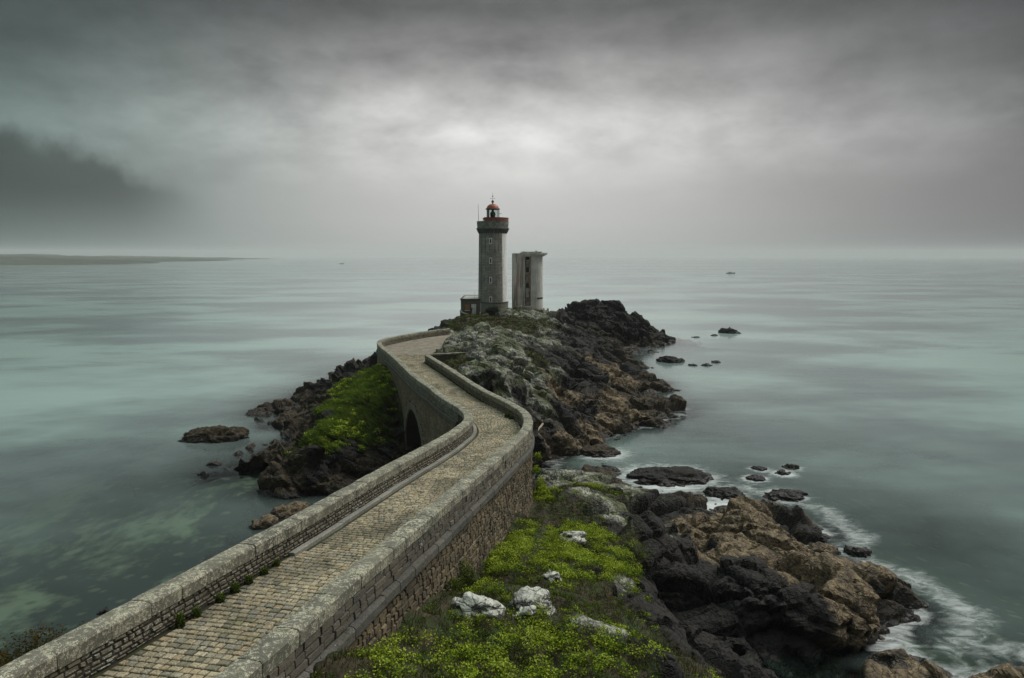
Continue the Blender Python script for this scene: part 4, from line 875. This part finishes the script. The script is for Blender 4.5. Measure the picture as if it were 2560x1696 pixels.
lpart('dark_door_mark', lambda b: b.add([(.36, -1.045, .3), (.48, -1.045, .35), (.5, -1.045, 1.0), (.62, -1.045, 1.2), (.6, -1.045, 1.42), (.36, -1.045, 1.45)], [(0, 1, 2, 3, 4, 5)]), M_BLACK, dr)  # flat black patch for an unidentified mark on the door
wd_ = lpart('boarded_window', lambda b: b.box(-1.05, -.05, -.93, -.7, .95, 2.15), plain('orange_board', (.33, .15, .05), .7, 0, .2, 3), AX)
lpart('window_sill', lambda b: b.box(-1.1, 0, -1.02, -.8, .82, .94), M_WHITE, wd_)
lpart('lower_board', lambda b: b.box(-1.0, -.1, -.92, -.7, -.3, .8), plain('brown_board', (.12, .095, .05), .8, 0, .3, 3), wd_)
lpart('door_surround', lambda b: (b.box(.2, .35, -1.0, -.8, -.35, 2.45), b.box(1.4, 1.55, -1.05, -.8, -.35, 2.45), b.box(.35, 1.4, -1.02, -.8, 2.3, 2.45)), M_DKST, AX)

# concrete tower
M_CON, t = mat('stained_concrete'); tc = t.n('ShaderNodeTexCoord', out=3)
nb = t.noise(tc, .5, 5); st = t.noise(t.scale(tc, (3.2, 3.2, .14)), 1.0, 6, .6); st2 = t.noise(t.scale(tc, (1.4, 1.4, .06)), 1.0, 5, .6); nf = t.noise(tc, 5, 5)
sxx = t.n('ShaderNodeSeparateXYZ', {0: tc}); sxo = t.last.outputs
lft = t.m('SUBTRACT', 1, t.ss(sxo[0], 3.2, 5.2))
c = t.mix(t.ss(nb, .3, .7), (.36, .355, .32), (.50, .495, .455))
c = t.mix(t.m('MULTIPLY', t.ss(st, .46, .64), t.lin(lft, 0, 1, .35, .8)), c, (.10, .095, .08))
c = t.mix(t.m('MULTIPLY', t.ss(st2, .5, .62), t.m('MULTIPLY', lft, .6)), c, (.16, .085, .055))
c = t.mix(t.m('MULTIPLY', t.m('SUBTRACT', 1, t.ss(t.m('ADD', sxo[2], t.m('MULTIPLY', nb, 3)), .8, 2.8)), .5), c, (.12, .115, .09))
finish(t, c, .9, nf, .3, .03)
M_CON2 = plain('pale_concrete', (.36, .355, .31), .9, 0, .3, 1.2)
CT_ = empty('concrete_tower', (.0, 167.5, 9.0))
tag(CT_, 'stained concrete tower with rounded right side and overhanging roof slab behind the lighthouse', 'tower')
lpart('left_block', lambda b: b.add([(0, .5, -2), (.35, 0, -2), (2.95, -.15, -2), (2.95, 5, -2), (0, 5, -2), (0, .5, 13.45), (.35, 0, 13.5), (2.95, -.15, 13.5), (2.95, 5, 13.5), (0, 5, 13.45)], [(0, 1, 6, 5), (1, 2, 7, 6), (2, 3, 8, 7), (3, 4, 9, 8), (4, 0, 5, 9), (5, 6, 7, 8, 9)]), M_CON, CT_)
def rnd_block(b):
    pts = [(4.35, .9), (4.35, .05)] + [(4.45 + 2.75 * math.sin(a), 2.8 - 2.75 * math.cos(a)) for a in np.linspace(0, math.pi / 2, 14)] + [(7.2, 5), (4.35, 5)]
    fl = lambda z: 1.0 + .035 * max(0, 1 - z / 12.0)
    V = []; zs = [-2, 0, 3, 6, 9, 13.0]; n = len(pts)
    for z in zs: V += [(4.35 + (x - 4.35) * fl(z), y, z) for x, y in pts]
    b.add(V, [(j * n + i, j * n + (i + 1) % n, (j + 1) * n + (i + 1) % n, (j + 1) * n + i) for j in range(len(zs) - 1) for i in range(n)] + [tuple((len(zs) - 1) * n + i for i in range(n))])
lpart('rounded_block', rnd_block, M_CON, CT_, False)
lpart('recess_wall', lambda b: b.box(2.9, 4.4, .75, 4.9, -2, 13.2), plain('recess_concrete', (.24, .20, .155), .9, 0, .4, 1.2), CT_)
def slab(b):
    T = [(1.85, -.35), (6.4, -.35), (8.25, 1.6), (8.25, 5.4), (1.85, 5.4)]; n = 5
    B = [(2.2, -.1), (6.0, -.1), (7.3, 1.8), (7.3, 5.2), (2.2, 5.2)]
    V = [(x, y, 12.75) for x, y in B] + [(x, y, 13.25) for x, y in T] + [(x, y, 13.62) for x, y in T]
    b.add(V, [tuple(range(n))[::-1], tuple(range(2 * n, 3 * n))] + [(j * n + i, j * n + (i + 1) % n, (j + 1) * n + (i + 1) % n, (j + 1) * n + i) for j in range(2) for i in range(n)])
sl_ = lpart('roof_slab', slab, M_CON2, CT_)
lpart('roof_upstand', lambda b: b.box(2.1, 6.9, .6, 4.6, 13.61, 13.88), M_CON2, sl_)
lpart('roof_box', lambda b: b.box(5.4, 5.8, 1.0, 1.6, 13.87, 14.1), M_CON2, sl_)
lpart('roof_knob', lambda b: b.box(2.6, 2.85, .8, 1.1, 13.87, 14.0), M_CON2, sl_)
for z0, z1, m_ in ((11.95, 12.7, M_BLACK), (9.05, 10.25, M_BLACK), (5.5, 6.55, M_BLACK), (3.3, 4.5, M_CON2), (4.75, 5.45, M_CON2)):
    op = lpart('opening', lambda b: b.box(3.2, 3.98, .62, .80, z0, z1), m_, CT_)
    lpart('opening_frame', lambda b: (b.box(3.1, 3.2, .55, .78, z0 - .08, z1 + .08), b.box(3.98, 4.08, .55, .78, z0 - .08, z1 + .08), b.box(3.2, 3.98, .55, .78, z0 - .1, z0)), M_CON2 if z0 > 4 else M_DKST, op)
lpart('dark_slit', lambda b: b.lathe([(2.80, 2.85), (2.86, 2.9), (2.86, 3.2), (2.80, 3.25)], 10, 4.45, 2.8, .5, 1.5, False), M_BLACK, CT_)
lpart('wall_slit', lambda b: [b.box(-.02, .06, .8, 1.0, z, z + .6) for z in (2.6, 5.6, 11.5)], M_BLACK, CT_)
lpart('entrance_wall', lambda b: (b.box(1.3, 2.0, -1.6, -1.2, -1, 1.45), b.box(2.0, 3.0, -1.5, -1.3, -1, .7), b.box(3.0, 4.6, -1.6, -1.2, -1, 1.35)), M_CON2, CT_)
lpart('side_block', lambda b: (b.box(7.3, 8.6, .2, 2.0, -2, .25), b.box(8.2, 8.6, .2, 2.0, .25, .7), b.box(7.35, 7.6, .2, 2.0, .25, .75)), M_CON2, CT_)

# low walls on the knoll
def low_wall(name, pts, th, h, m, label):
    L = Line(pts); ss_ = np.linspace(0, L.len, 24); V = []; F = []
    for i, s_ in enumerate(ss_):
        a = L.at(s_, 0); c = L.at(s_, th); z = np.interp(s_, np.linspace(0, L.len, len(h)), h)
        V += [(a[0], a[1], z - 2.2), (a[0], a[1], z - .12), (a[0], a[1] - .0, z), (c[0], c[1], z), (c[0], c[1], z - 2.2)]
    F = [(i * 5 + k, i * 5 + k + 1, i * 5 + k + 6, i * 5 + k + 5) for i in range(23) for k in range(4)] + [(0, 1, 2, 3, 4), (115, 116, 117, 118, 119)]
    root = empty(name, (pts[0][0], pts[0][1], h[0] - 1)); tag(root, label, 'wall')
    o = mesh_obj('wall', V, F, m, root); o.matrix_parent_inverse = Matrix.Translation(-root.location)
    V = []; 
    for s_ in ss_:
        a = L.at(s_, -.06); c = L.at(s_, th + .06); z = np.interp(s_, np.linspace(0, L.len, len(h)), h)
        V += [(a[0], a[1], z + .004), (a[0], a[1], z + .14), (c[0], c[1], z + .14), (c[0], c[1], z + .004)]
    F = [(i * 4 + k, i * 4 + (k + 1) % 4, i * 4 + (k + 1) % 4 + 4, i * 4 + k + 4) for i in range(23) for k in range(4)] + [(0, 1, 2, 3), (92, 93, 94, 95)]
    o = mesh_obj('coping', V, F, M_COP, root); o.matrix_parent_inverse = Matrix.Translation(-root.location)
M_LOW = stone_mat('low_wall_stone', [(.07, .068, .05), (.10, .095, .075)], .3, .6, True, lsc=.6)
low_wall('terrace_wall', [(-11.4, 160.5), (-11.5, 158.0), (-10.6, 156.6), (-8.6, 155.6), (-6.4, 155.0)], .4, [9.9, 9.7, 9.35, 9.05, 8.85], M_LOW, 'low curved stone terrace wall in front of the annex door')
low_wall('ramp_wall', [(-4.4, 155.6), (-2.6, 156.6), (-.6, 157.6), (.8, 158.2)], .35, [9.1, 9.45, 9.85, 10.0], M_LOW, 'low pale-topped sloping wall at the foot of the round lighthouse drum')
b = MB(); b.box(-.11, .11, -.11, .11, -.6, 1.15, .03); tag(b.build('stone_post', M_CON2, loc=(-6.55, 147.4, 9.3)), 'short pale stone post standing on grass below the lighthouse', 'post')

# ------------------------------------------------------------------ rocks in the sea, boulders
def rock(name, x, y, z, r, h, kind, label, group=None, sy=.7, rot=0.0, seed=1, sub=4, cat='rock', rel_=.85):
    bm = bmesh.new(); bmesh.ops.create_icosphere(bm, subdivisions=sub, radius=1.0)
    P = np.array([v.co[:] for v in bm.verts]); F = np.array([[v.index for v in f.verts] for f in bm.faces]); bm.free()
    N = P.copy(); P = P * (1 + .30 * fbm(P * 1.3 + seed * 3.1, 3, seed)[:, None])
    P = P * np.array([r, r * sy, h]); 
    sc = max(.35, min(1.0, r / 2.5))
    P = P + N * (rock_relief(P / sc + seed * 11.7, ((1.6, .5), (.75, .32), (.34, .14)), seed)[:, None] * sc * rel_) * np.array([1, 1, min(1, h / r * 1.5)])
    c, s_ = math.cos(rot), math.sin(rot); P = np.stack([P[:, 0] * c - P[:, 1] * s_, P[:, 0] * s_ + P[:, 1] * c, P[:, 2]], 1)
    n = len(P); at = {k: np.full(n, (1.6 if name == 'lichen_boulder' else 1.0) if q == kind else 0.0) for k, q in (('wg', 'G'), ('wt', 'T'), ('wl', 'L'), ('wb', 'B'))}
    o = mesh_obj(name, P, F, ROCK, smooth=False, attrs=at, loc=(x, y, z))
    return tag(o, label, cat, group)
ILAB = ['isolated brown weedy rock lying in the sea off the left tip of the island', 'long black rock far out beyond the dark hill, largest of its row', 'broken black reef in the pale water right of the island', 'small dark rock just right of the broken reef', 'low middle rock of the scattered group beyond the reef', 'outermost small rock of the scattered group beyond the reef',
 'narrow dark rock lying in the cove below the bridge bend', 'wide flat black rock with pale pools in the surf beyond the lichened point', 'dark rock touching the far edge of the tan foreground ledge', 'leftmost upper rock of the foaming group off the tan ledge', 'lowest rock of the foaming group off the tan ledge', 'pointed outermost rock of the foaming group off the tan ledge', 'middle rock of the foaming group off the tan ledge', 'long dark rock in white surf just off the tan ledge',
 'black rock in the surf off the tip of the tan ledge', 'slanting wet slab in the surf channel nearest the blunt rock nose', 'tan boulder at the head of the surf channel', 'brown boulder at the water edge just behind the left parapet', 'smaller brown boulder nearer the camera behind the left parapet', 'tiny black rock poking up in shallows behind the near parapet',
 'low weedy rock between the island tip and the isolated rock', 'small dark rock just off the left tip of the island', 'tiny rock off the far left shore beneath the bridge corner', 'faint low rock between the dark hill and the long black rock', 'small rock beside the long black rock far out', 'low dark rock close to the right shore of the island', 'smallest rock just off the right shore of the island']
for i, ((x, y, r, h, k), lab) in enumerate(zip(ISLETS, ILAB)):
    rock('sea_rock', x, y, -.15 * h, r, h, k, lab, 'rocks standing in the sea', sy=.62 + .3 * random.random(), rot=random.uniform(-.4, .4), seed=i + 2, sub=5 if r > 1.5 else 4)
rock('lichen_boulder', -1.15, 23.4, 9.85, 1.0, .55, 'L', 'low rounded boulder with white lichen beside the trodden trail', 'white lichened boulders on the headland', .6, -.35, 41, rel_=.4)
rock('lichen_boulder', .75, 25.0, 9.05, .85, .95, 'L', 'blocky white-lichened boulder with a dark shaded side on the green slope', 'white lichened boulders on the headland', .75, .2, 43, rel_=.55)
rock('lichen_boulder', 1.75, 29.7, 8.0, .45, .5, 'L', 'small lichened boulder with an orange patch above the larger blocky one', 'white lichened boulders on the headland', .8, .3, 47, rel_=.5)
rock('lichen_boulder', .45, 24.1, 9.15, .55, .5, 'L', 'white-spotted stone in front of the blocky boulder, half sunk in plants', 'white lichened boulders on the headland', .8, .5, 53, rel_=.5)
rock('lichen_boulder', 1.2, 26.2, 8.75, .42, .4, 'L', 'small white stone just behind the blocky boulder', 'white lichened boulders on the headland', .8, .1, 59, rel_=.5)
rock('lichen_boulder', 3.3, 38.2, 6.45, .9, .4, 'L', 'flat pale stone in the grass near the far end of the trail', 'white lichened boulders on the headland', .6, .2, 61, rel_=.5)
b = MB(); b.tube([(0, 0, 0), (.8, 3.2, .12), (2.0, 8.4, .05)], [.10, .13, .07], 7); tag(b.build('driftwood_pole', plain('bleached_wood', (.30, .24, .17), .8, 0, .3, 6), loc=(2.6, 75.6, 3.15)), 'pale weathered driftwood pole lying on dark rocks right of the bend', 'driftwood')
# puddle on the setts
pm, t = mat('puddle_water'); finish(t, (.03, .03, .028), .04, spec=.6)
an_ = np.linspace(0, 2 * math.pi, 40, endpoint=False); pr_ = 1 + .28 * np.sin(an_ * 2 + .6) + .2 * np.sin(an_ * 3 + 2) + .1 * np.sin(an_ * 5)
zd = float(ztop(59.3)) - 1.0
V = [(-2.75 + .85 * q * math.cos(a), 59.4 + .62 * q * math.sin(a), zd + .018) for a, q in zip(an_, pr_)]
o = mesh_obj('puddle', V, [tuple(range(40))], pm); o['kind'] = 'structure'

# ------------------------------------------------------------------ far boats
for x, y, ln, lab in ((-448, 1905, 13, 'faint small motor boat far out on the left'), (269, 889, 11, 'faint low boat far out on the right')):
    bo = empty('boat', (x, y, 0)); tag(bo, lab, 'boat', 'boats far out at sea')
    def hull(b):
        V = []; 
        for u_ in np.linspace(-1, 1, 9):
            wd = 1.6 * (1 - max(0, u_) ** 2.2) * (1 if u_ > -.9 else .9); V += [(u_ * ln / 2, -wd, 1.0 + .5 * max(0, u_) ** 2), (u_ * ln / 2 * .95, -wd * .6, -.3), (u_ * ln / 2 * .95, wd * .6, -.3), (u_ * ln / 2, wd, 1.0 + .5 * max(0, u_) ** 2)]
        b.add(V, [(i * 4 + k, i * 4 + k + 1, i * 4 + k + 5, i * 4 + k + 4) for i in range(8) for k in range(3)] + [(i * 4, i * 4 + 4, i * 4 + 7, i * 4 + 3) for i in range(8)] + [(0, 1, 2, 3)])
    lpart('hull', hull, plain('boat_hull', (.30, .33, .35), .5), bo)
    lpart('cabin', lambda b: b.box(-2.6, 1.2, -1.0, 1.0, 1.0, 2.3, .15), M_WHITE, bo)
    lpart('mast', lambda b: b.tube([(-.5, 0, 2.2), (-.5, 0, 3.2)], .04, 5), M_IRON, bo)

# ------------------------------------------------------------------ plants
def leaf_mat(name, ramp, transl=.35):
    m, t = mat(name); r_ = t.attr('rnd'); p = t.pos()
    c = t.ramp(r_, [(i / (len(ramp) - 1), q) for i, q in enumerate(ramp)])
    c = t.mix(t.lin(t.noise(p, .8, 4), .3, .7, 0, .45), c, t.mix(.5, c, (.03, .03, .008)))
    a = t.n('ShaderNodeBsdfDiffuse', {'Color': c}); b_ = t.n('ShaderNodeBsdfTranslucent', {'Color': c})
    t.n('ShaderNodeOutputMaterial', {0: t.n('ShaderNodeMixShader', {0: transl, 1: a, 2: b_})})
    return m
G_MID = [(.010, .018, .004), (.026, .046, .008), (.055, .088, .013), (.11, .16, .024), (.20, .27, .045)]
G_LIME = [(.014, .024, .004), (.06, .10, .010), (.17, .25, .018), (.33, .43, .035), (.48, .57, .10)]
G_DRY = [(.03, .022, .009), (.04, .05, .010), (.07, .075, .018), (.085, .065, .024), (.05, .07, .012)]
M_BANK = leaf_mat('bank_grass', [(.03, .05, .008), (.07, .12, .015), (.13, .21, .025), (.21, .31, .04)])
M_LEAF, M_LIME, M_GRASS = leaf_mat('leaf_green', G_MID), leaf_mat('leaf_lime', G_LIME), leaf_mat('grass_blades', G_DRY)
def leaves(C, size, rnd, up=.5):
    """one diamond-shaped leaf at each point"""
    n = len(C); d_ = rng.normal(size=(n, 3)); d_[:, 2] = abs(d_[:, 2]) * up; d_ /= np.linalg.norm(d_, axis=1)[:, None]
    s_ = np.cross(d_, rng.normal(size=(n, 3))); s_ /= np.linalg.norm(s_, axis=1)[:, None] + 1e-9
    L = (size * rng.uniform(.7, 1.3, n))[:, None]
    V = np.stack([C - d_ * L * .5, C + s_ * L * .30, C + d_ * L * .5, C - s_ * L * .30], 1).reshape(-1, 3)
    return V, np.arange(4 * n).reshape(n, 4), rnd
def blades(C, h, rnd, lean=(0, 0), wd=.02):
    n = len(C); a = rng.uniform(0, 6.283, n); hh = h * rng.uniform(.6, 1.3, n)
    sx_ = np.stack([np.cos(a), np.sin(a), 0 * a], 1) * wd
    tip = np.stack([rng.normal(lean[0], .3, n) * hh, rng.normal(lean[1], .3, n) * hh, hh], 1)
    V = np.stack([C - sx_, C + sx_, C + tip], 1).reshape(-1, 3)
    return V, np.arange(3 * n).reshape(n, 3), rnd
def dome_pts(c, r, h, n):
    q = rng.normal(size=(n, 3)); q /= np.linalg.norm(q, axis=1)[:, None]; q[:, 2] = abs(q[:, 2]); k = rng.uniform(.55, 1.02, n)[:, None]
    lump = 1 + .3 * fbm(q * 2.0 + c[0] * 1.7, 2, 3)[:, None]
    p = q * k * lump * np.array([r, r, h]); return p + np.asarray(c), np.clip(p[:, 2] / h * .75 + .1, 0, 1)
def ground_pick(G, wt, n):
    P = G[1]; pr = np.clip(wt, 0, None); pr = pr / pr.sum(); i = rng.choice(len(P), n, p=pr); return i
def cover(name, G, wfun, nclump, rr_, hh_, per, size, m, label, up=.5):
    i = ground_pick(G, wfun, nclump); P = G[1][i]; C = []; Q = []
    tone = rng.uniform(-.25, .25, nclump)
    for k in range(nclump):
        r_ = rng.uniform(*rr_); p, q = dome_pts(P[k], r_, r_ * rng.uniform(*hh_), int(per * (r_ / rr_[1]) ** 2) + 6); C.append(p); Q.append(np.clip(q + .12 + tone[k] + rng.normal(0, .12, len(q)), 0, 1))
    C = np.vstack(C); Q = np.concatenate(Q)
    V, F, q = leaves(C, np.full(len(C), size), Q, up)
    return tag(mesh_obj(name, V, F, m, attrs={'rnd': q}), label, 'plants', kind='stuff')
def grass(name, G, wfun, n, h, label, lean=(0, 0), wd=.02, m=None, clump=0):
    i = ground_pick(G, wfun, n if not clump else n // clump); P = G[1][i]
    q0 = rng.uniform(0, 1, len(P))
    if clump:
        P = np.repeat(P, clump, 0) + rng.normal(0, .10, (len(P) * clump, 3)) * np.array([1, 1, 0]); q0 = np.clip(np.repeat(q0, clump) + rng.normal(0, .1, len(P)), 0, 1)
    V, F, q = blades(P + np.array([0, 0, -.02]), np.full(len(P), h), q0, lean, wd)
    return tag(mesh_obj(name, V, F, m or M_GRASS, attrs={'rnd': q}), label, 'grass', kind='stuff')
def patch(P, sc, k, lo=0.0, hi=.25):
    q = fbm(np.stack([P[:, 0] * sc, P[:, 1] * sc, 0 * P[:, 0]], 1), 4, k); return np.clip((q - lo) / (hi - lo), 0, 1)
hp = HEAD[1]; ha = HEAD[3]
clear = (1 - ha['trail']) * (ha['wg'] > .35)
onb = polydist(hp[:, 0], hp[:, 1], CEN)[0] > 2.75
vis_h = (hp[:, 1] > 12) & (hp[:, 0] > -7) & onb & (hp[:, 2] > 2.5)
fade = np.clip((hp[:, 1] - 15.5) / 8, .12, 1)
cover('samphire_cover', HEAD, clear * vis_h * patch(hp, .22, 80, -.14, .18) ** 1.3 * fade, 1150, (.14, .55), (.4, .9), 190, .075, M_LIME, 'bright lime green samphire cushions spread over the headland slope')
cover('leafy_cover', HEAD, clear * vis_h * patch(hp, .35, 90, -.1, .2), 560, (.10, .32), (.3, .7), 110, .06, M_LEAF, 'darker green leafy plants carpeting the headland slope')
cover('rim_cover', HEAD, (ha['wg'] * (ha['wg'] < .75) + .35 * ha['wl']) * (1 - ha['trail']) * vis_h * patch(hp, .5, 95, .0, .25), 260, (.08, .26), (.3, .8), 90, .06, M_LIME, 'sparse green tufts among the lichened rocks at the headland rim')
grass('headland_grass', HEAD, clear * vis_h, 56000, .15, 'short brown and green grass between the plants on the headland', (.1, .1), .012, clump=7)
ip = ISLE[1]; ia = ISLE[3]
west = (ip[:, 0] < LL.at(np.interp(ip[:, 1], LL.p[:500, 1], LL.s[:500]))[:, 0] - 1.0) & (ip[:, 1] < 110)
gi = ia['wg'] * (ia['wg'] > .4) * (ia['path'] < .25) * (polydist(ip[:, 0], ip[:, 1], CEN)[0] > 2.7) * ~in_poly(ip[:, 0], ip[:, 1], PATHPOLY)
hw = (hp[:, 1] > 62) & (hp[:, 0] < -10.2) & (hp[:, 2] > 2.2)
WP = np.vstack([ip[west], hp[hw]]); WG = np.concatenate([(gi * west)[west], (ha['wg'] * (ha['wg'] > .3))[hw] * .35]); WEST = (None, WP)
grass('island_long_grass', WEST, WG * (.15 + patch(WP, .18, 21, -.15, .2)), 46000, .5, 'long wind-swept green grass on the slope left of the bridge', (-.7, -.5), .03, M_BANK, 9)
cover('island_bank_cover', WEST, WG * (.12 + patch(WP, .2, 40, -.1, .2)), 380, (.3, .8), (.4, .8), 150, .18, M_LIME, 'lime green plants on the bank beside the bridge arch')
grass('island_olive_grass', WEST, WG * (.1 + patch(WP, .2, 27, -.1, .2)), 24000, .4, 'olive and brown grass patches on the bank left of the bridge', (-.6, -.4), .03, M_GRASS, 9)
cover('island_cover', ISLE, gi * ~west * patch(ip, .25, 44, -.12, .2), 380, (.2, .5), (.3, .6), 60, .17, M_LEAF, 'green plant cushions over the lichened hump and knoll of the island')
grass('island_grass', ISLE, gi * ~west, 30000, .28, 'short olive grass on the island around the path and knoll', (.1, 0), .03, clump=7)

def ground_z(x, y):
    G = HEAD if y < 73 else ISLE
    i = np.argmin((G[1][:, 0] - x) ** 2 + (G[1][:, 1] - y) ** 2); return float(G[1][i, 2])
def bush(name, pts, m, size, label, cat='plant', group=None, per=420):
    """a plant made of several leafy domes on short stems"""
    x0, y0 = pts[0][:2]; C = []; Q = []; base = None
    sb = MB()
    for (x, y, z, r_, h) in pts:
        z = ground_z(x, y) if z is None else z
        base = (x0, y0, z) if base is None else base
        p, q = dome_pts((x - base[0], y - base[1], z - base[2]), r_, h, int(per * r_ * max(r_, h) * 4)); C.append(p); Q.append(np.clip(q + rng.normal(0, .15, len(q)), 0, 1))
        sb.tube([(x - base[0], y - base[1], z - base[2] - .15), (x - base[0] + .03, y - base[1], z - base[2] + h * .6)], [.03, .012], 5)
    C = np.vstack(C); V, F, q = leaves(C, np.full(len(C), size), np.concatenate(Q), .6)
    root = empty(name, base); tag(root, label, cat, group)
    mesh_obj('foliage', V, F, m, root, attrs={'rnd': q}); sb.build('stems', plain('plant_stem', (.06, .07, .02), .8), root)['kind'] = 'stuff'
bush('tall_leafy_plant', [(-2.0, 28.3, None, .38, 1.3), (-2.15, 27.4, None, .42, .95), (-2.3, 26.5, None, .40, .6), (-1.8, 29.0, None, .3, 1.0)], M_LEAF, .085, 'tall green leafy plant climbing against the outer bridge wall', 'plant')
bush('wall_foot_plant', [(2.1, 51.8, None, .5, 1.3), (2.2, 50.6, None, .5, .9), (2.4, 49.4, None, .5, .7), (2.6, 48.2, None, .45, .5)], M_LIME, .11, 'bright green plant heaped at the foot of the curved bridge wall', 'plant')
bush('ledge_plant', [(1.62, 44.2, 9.15, .28, .6), (1.5, 42.6, 8.75, .35, .6)], M_LIME, .10, 'green tuft hanging on the string course of the curved bridge wall', 'plant')
bush('umbel_plant', [(-1.2, 25.9, None, .45, .55), (-.6, 26.3, None, .45, .6), (-.2, 25.5, None, .35, .4), (-1.6, 25.2, None, .3, .4)], M_LIME, .07, 'yellow-green flowering clump behind the low white boulder', 'plant')
bush('boulder_plant', [(-1.9, 22.6, None, .35, .35), (-1.0, 22.4, None, .3, .35), (-1.6, 22.0, None, .25, .25)], M_LIME, .06, 'yellow-green clump in front of the low white boulder', 'plant')
bush('dark_cushion_shrub', [(.05, 20.8, None, .5, .35), (.5, 20.6, None, .4, .3)], leaf_mat('dark_leaf', [(.012, .02, .006), (.03, .05, .008), (.055, .085, .012)]), .06, 'dark green rounded shrub on the slope below the blocky boulder', 'shrub')
bush('corner_plant', [(2.0, 20.6, None, .4, .4), (2.6, 20.3, None, .35, .35), (2.3, 19.8, None, .4, .35)], M_LIME, .06, 'lime green clump at the bottom edge near the cliff rim', 'plant')
bush('rim_plant', [(5.4, 30.3, None, .35, .35), (5.8, 29.4, None, .3, .3), (5.1, 31.4, None, .35, .35)], M_LIME, .07, 'green clump hanging over the dark cliff rim', 'plant')
bush('gorse_bush', [(-11.6, 16.6, 10.9, 1.0, 2.1), (-12.6, 16.0, 10.6, 1.1, 2.4), (-11.0, 17.6, 10.4, .8, 2.0), (-13.4, 15.2, 10.3, 1.0, 2.6), (-11.9, 15.4, 11.0, .9, 2.1)], leaf_mat('gorse_leaf', [(.012, .014, .006), (.03, .035, .008), (.06, .05, .012), (.12, .075, .02)]), .06, 'dark brownish bush outside the left parapet at the picture corner', 'bush', per=900)
bush('parapet_weed', [(-8.75, 18.0, 12.27, .13, .42), (-8.6, 18.6, 12.22, .14, .3), (-8.35, 19.6, 12.14, .15, .3), (-8.2, 20.3, 12.09, .16, .35), (-8.05, 21.0, 12.03, .15, .3), (-7.85, 21.8, 11.97, .15, .25), (-7.7, 22.5, 11.92, .14, .25)], M_LEAF, .05, 'leafy weeds growing along the foot of the near left parapet', 'plant', per=2600)
bush('bend_weed', [(-.35, 54.9, 9.45, .25, .4), (-.05, 54.2, 9.5, .22, .3)], M_LEAF, .09, 'green weed at the foot of the parapet inside the bend', 'plant', per=1200)
bush('knoll_shrub', [(-4.6, 152.6, None, .9, 1.6), (-3.7, 152.2, None, .9, 1.3), (-5.2, 152.0, None, .6, 1.0)], leaf_mat('knoll_leaf', [(.015, .022, .014), (.04, .055, .035), (.075, .095, .06)]), .26, 'grey-green bush on the knoll in front of the lighthouse drum', 'bush', per=160)
bush('bank_tip_plant', [(-17.2, 70.6, None, .9, .6), (-16.2, 71.6, None, .9, .6), (-17.6, 72.2, None, .8, .5), (-15.4, 70.8, None, .7, .5)], M_LIME, .18, 'bright lime plants at the outer tip of the green bank left of the arch', 'plant', per=220)
# fringe of weeds along the inner foot of the right parapet
s_ = np.concatenate([rng.uniform(RR.s_of_y(62), RR.len, 900), rng.uniform(RR.s_of_y(46), RR.s_of_y(62), 120)])
xy = RR.at(s_, .06 + abs(rng.normal(0, .07, len(s_)))); C = np.stack([xy[:, 0], xy[:, 1], ztop(xy[:, 1]) - 1.0 + rng.uniform(0, .16, len(s_))], 1)
V, F, q = leaves(C, np.full(len(C), .11), rng.uniform(0, .7, len(C)))
tag(mesh_obj('parapet_foot_weeds', V, F, M_LEAF, attrs={'rnd': q}), 'thin line of weeds along the foot of the right parapet', 'plants', kind='stuff')
